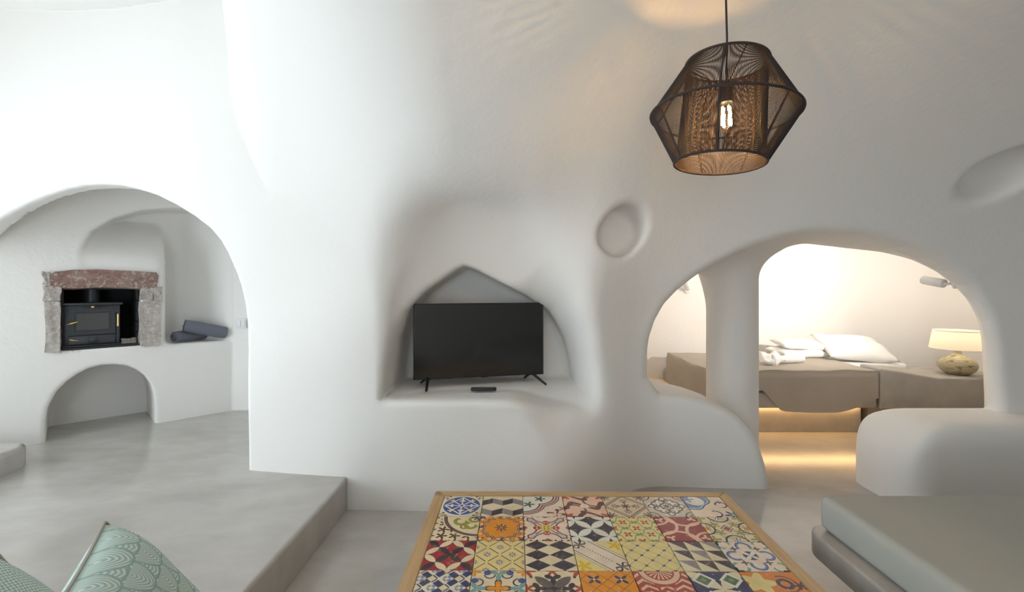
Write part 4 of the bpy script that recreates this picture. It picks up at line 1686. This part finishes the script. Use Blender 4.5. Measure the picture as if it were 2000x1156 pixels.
# --- table lamp
def make_shade():
    m = Mat('cream_lamp_shade', 0.9)
    t = m.t
    m.base((0.90, 0.83, 0.70, 1))
    m.bump(m.noise(180, 2, 0.5, stretch=(1, 1, 4)), 0.3, 0.003)
    m.done()
    tl = m.node('ShaderNodeBsdfTranslucent')
    tl.inputs[0].default_value = (0.90, 0.80, 0.64, 1)
    mx = m.node('ShaderNodeMixShader')
    mx.inputs[0].default_value = 0.5
    t.links.new(m.b.outputs[0], mx.inputs[1])
    t.links.new(tl.outputs[0], mx.inputs[2])
    t.links.new(mx.outputs[0], t.nodes['Material Output'].inputs[0])
    return m.m


def make_ceramic():
    m = Mat('straw_glazed_ceramic', 0.45)
    m.base(srgb(204, 194, 160))
    sp = m.node('ShaderNodeSeparateXYZ')
    m.t.links.new(m.coords('Object'), sp.inputs[0])
    z = E(sp.outputs[2])
    st = m.noise(6.0, 3, stretch=(1, 1, 6))
    m.over((abs(e_fr(z * 95.0 + st * 1.2) - 0.5) < 0.13), srgb(128, 110, 74))
    m.over(m.ramp(m.noise(16, 3, stretch=(1, 1, 2.5)), 0.57, 0.66) * 0.75, srgb(96, 80, 54))
    m.bump(e_fr(z * 95.0 + st * 1.2), 0.3, 0.004)
    return m.done()


tl = thing('table_lamp', 'table lamp with squat straw-coloured ceramic base and cream drum shade', 'lamp', (4.62, 4.62, 0.597))
lathe('ceramic_base', [(0.0, 0.0), (0.082, 0.0), (0.096, 0.006), (0.136, 0.040), (0.154, 0.078), (0.156, 0.100), (0.146, 0.128), (0.116, 0.155), (0.070, 0.180), (0.038, 0.205), (0.029, 0.225), (0.030, 0.240), (0.0, 0.242)], make_ceramic(), tl, 48)
tube('stem', [(0, 0, 0.235), (0, 0, 0.34)], 0.008, BRASS, tl, 10)
sh = lathe('shade', [(0.222, 0.262), (0.192, 0.448)], make_shade(), tl, 48, caps=False)
tube('shade_ring', [(0.222 * math.cos(i * math.pi / 24), 0.222 * math.sin(i * math.pi / 24), 0.262) for i in range(48)], 0.004, WHITE_LINEN, sh, 6, True)
tube('shade_ring', [(0.192 * math.cos(i * math.pi / 24), 0.192 * math.sin(i * math.pi / 24), 0.448) for i in range(48)], 0.004, WHITE_LINEN, sh, 6, True)
lathe('bulb', [(0.0, 0.325), (0.018, 0.33), (0.036, 0.36), (0.040, 0.385), (0.030, 0.412), (0.0, 0.424)], emitter('warm_bulb', (1.0, 0.86, 0.68, 1), 24.0), tl, 20)
tube('shade_spider', [(-0.214, 0, 0.300), (0, 0, 0.322), (0.214, 0, 0.300)], 0.003, BRASS, tl, 6)


# --- adjustable wall spots
def spot(name, base, wall_dir, axis, label, energy, aim):
    """base: point on the wall; the white cylinder lies along axis"""
    t = thing(name, label, 'spotlight', base)
    wd, ax = Vector(wall_dir).normalized(), Vector(axis).normalized()
    lathe('wall_plate', [(0.045, -0.03), (0.045, 0.012), (0.038, 0.020), (0.0, 0.021)], WHITE_PAINT, t, 24, (0, 0, 0), True, tuple(wd))
    tip = wd * 0.05
    tube('arm', [(0, 0, 0), tuple(tip), tuple(tip + ax * 0.02)], 0.011, WHITE_PAINT, t, 10)
    c0 = tip + ax * 0.015
    h = lathe('head', [(0.0, 0.0), (0.034, 0.002), (0.036, 0.010), (0.036, 0.165), (0.033, 0.170), (0.031, 0.150), (0.0, 0.148)], WHITE_PAINT, t, 28, tuple(c0), True, tuple(ax))
    lathe('lens', [(0.0, 0.1495), (0.029, 0.1495), (0.029, 0.152), (0.0, 0.152)], emitter('spot_lens', (1.0, 0.86, 0.68, 1), 2.0), h, 20, tuple(c0), True, tuple(ax))
    l = bpy.data.lights.new(name + '_beam', 'SPOT')
    l.energy = energy
    l.color = (1.0, 0.93, 0.85)
    l.spot_size = math.radians(150)
    l.spot_blend = 1.0
    l.shadow_soft_size = 0.03
    lo = bpy.data.objects.new(name + '_beam', l)
    C.objects.link(lo)
    p = Vector(base) + c0 + ax * 0.18
    lo.location = p
    lo.rotation_euler = (ax.normalized()).to_track_quat('-Z', 'Y').to_euler()
    return t


spot('wall_spot', (3.60, 3.62, 1.53), (-0.75, 0.55, -0.15), (-0.16, 0.95, 0.20), 'white cylinder spotlight fixed under the arch above the table lamp', 112.0, None)
spot('wall_spot', (2.26, 5.76, 1.46), (0, -1, 0), (-0.45, -0.55, 0.72), 'white cylinder spotlight on the bedroom wall left of the pillar', 20.0, None)
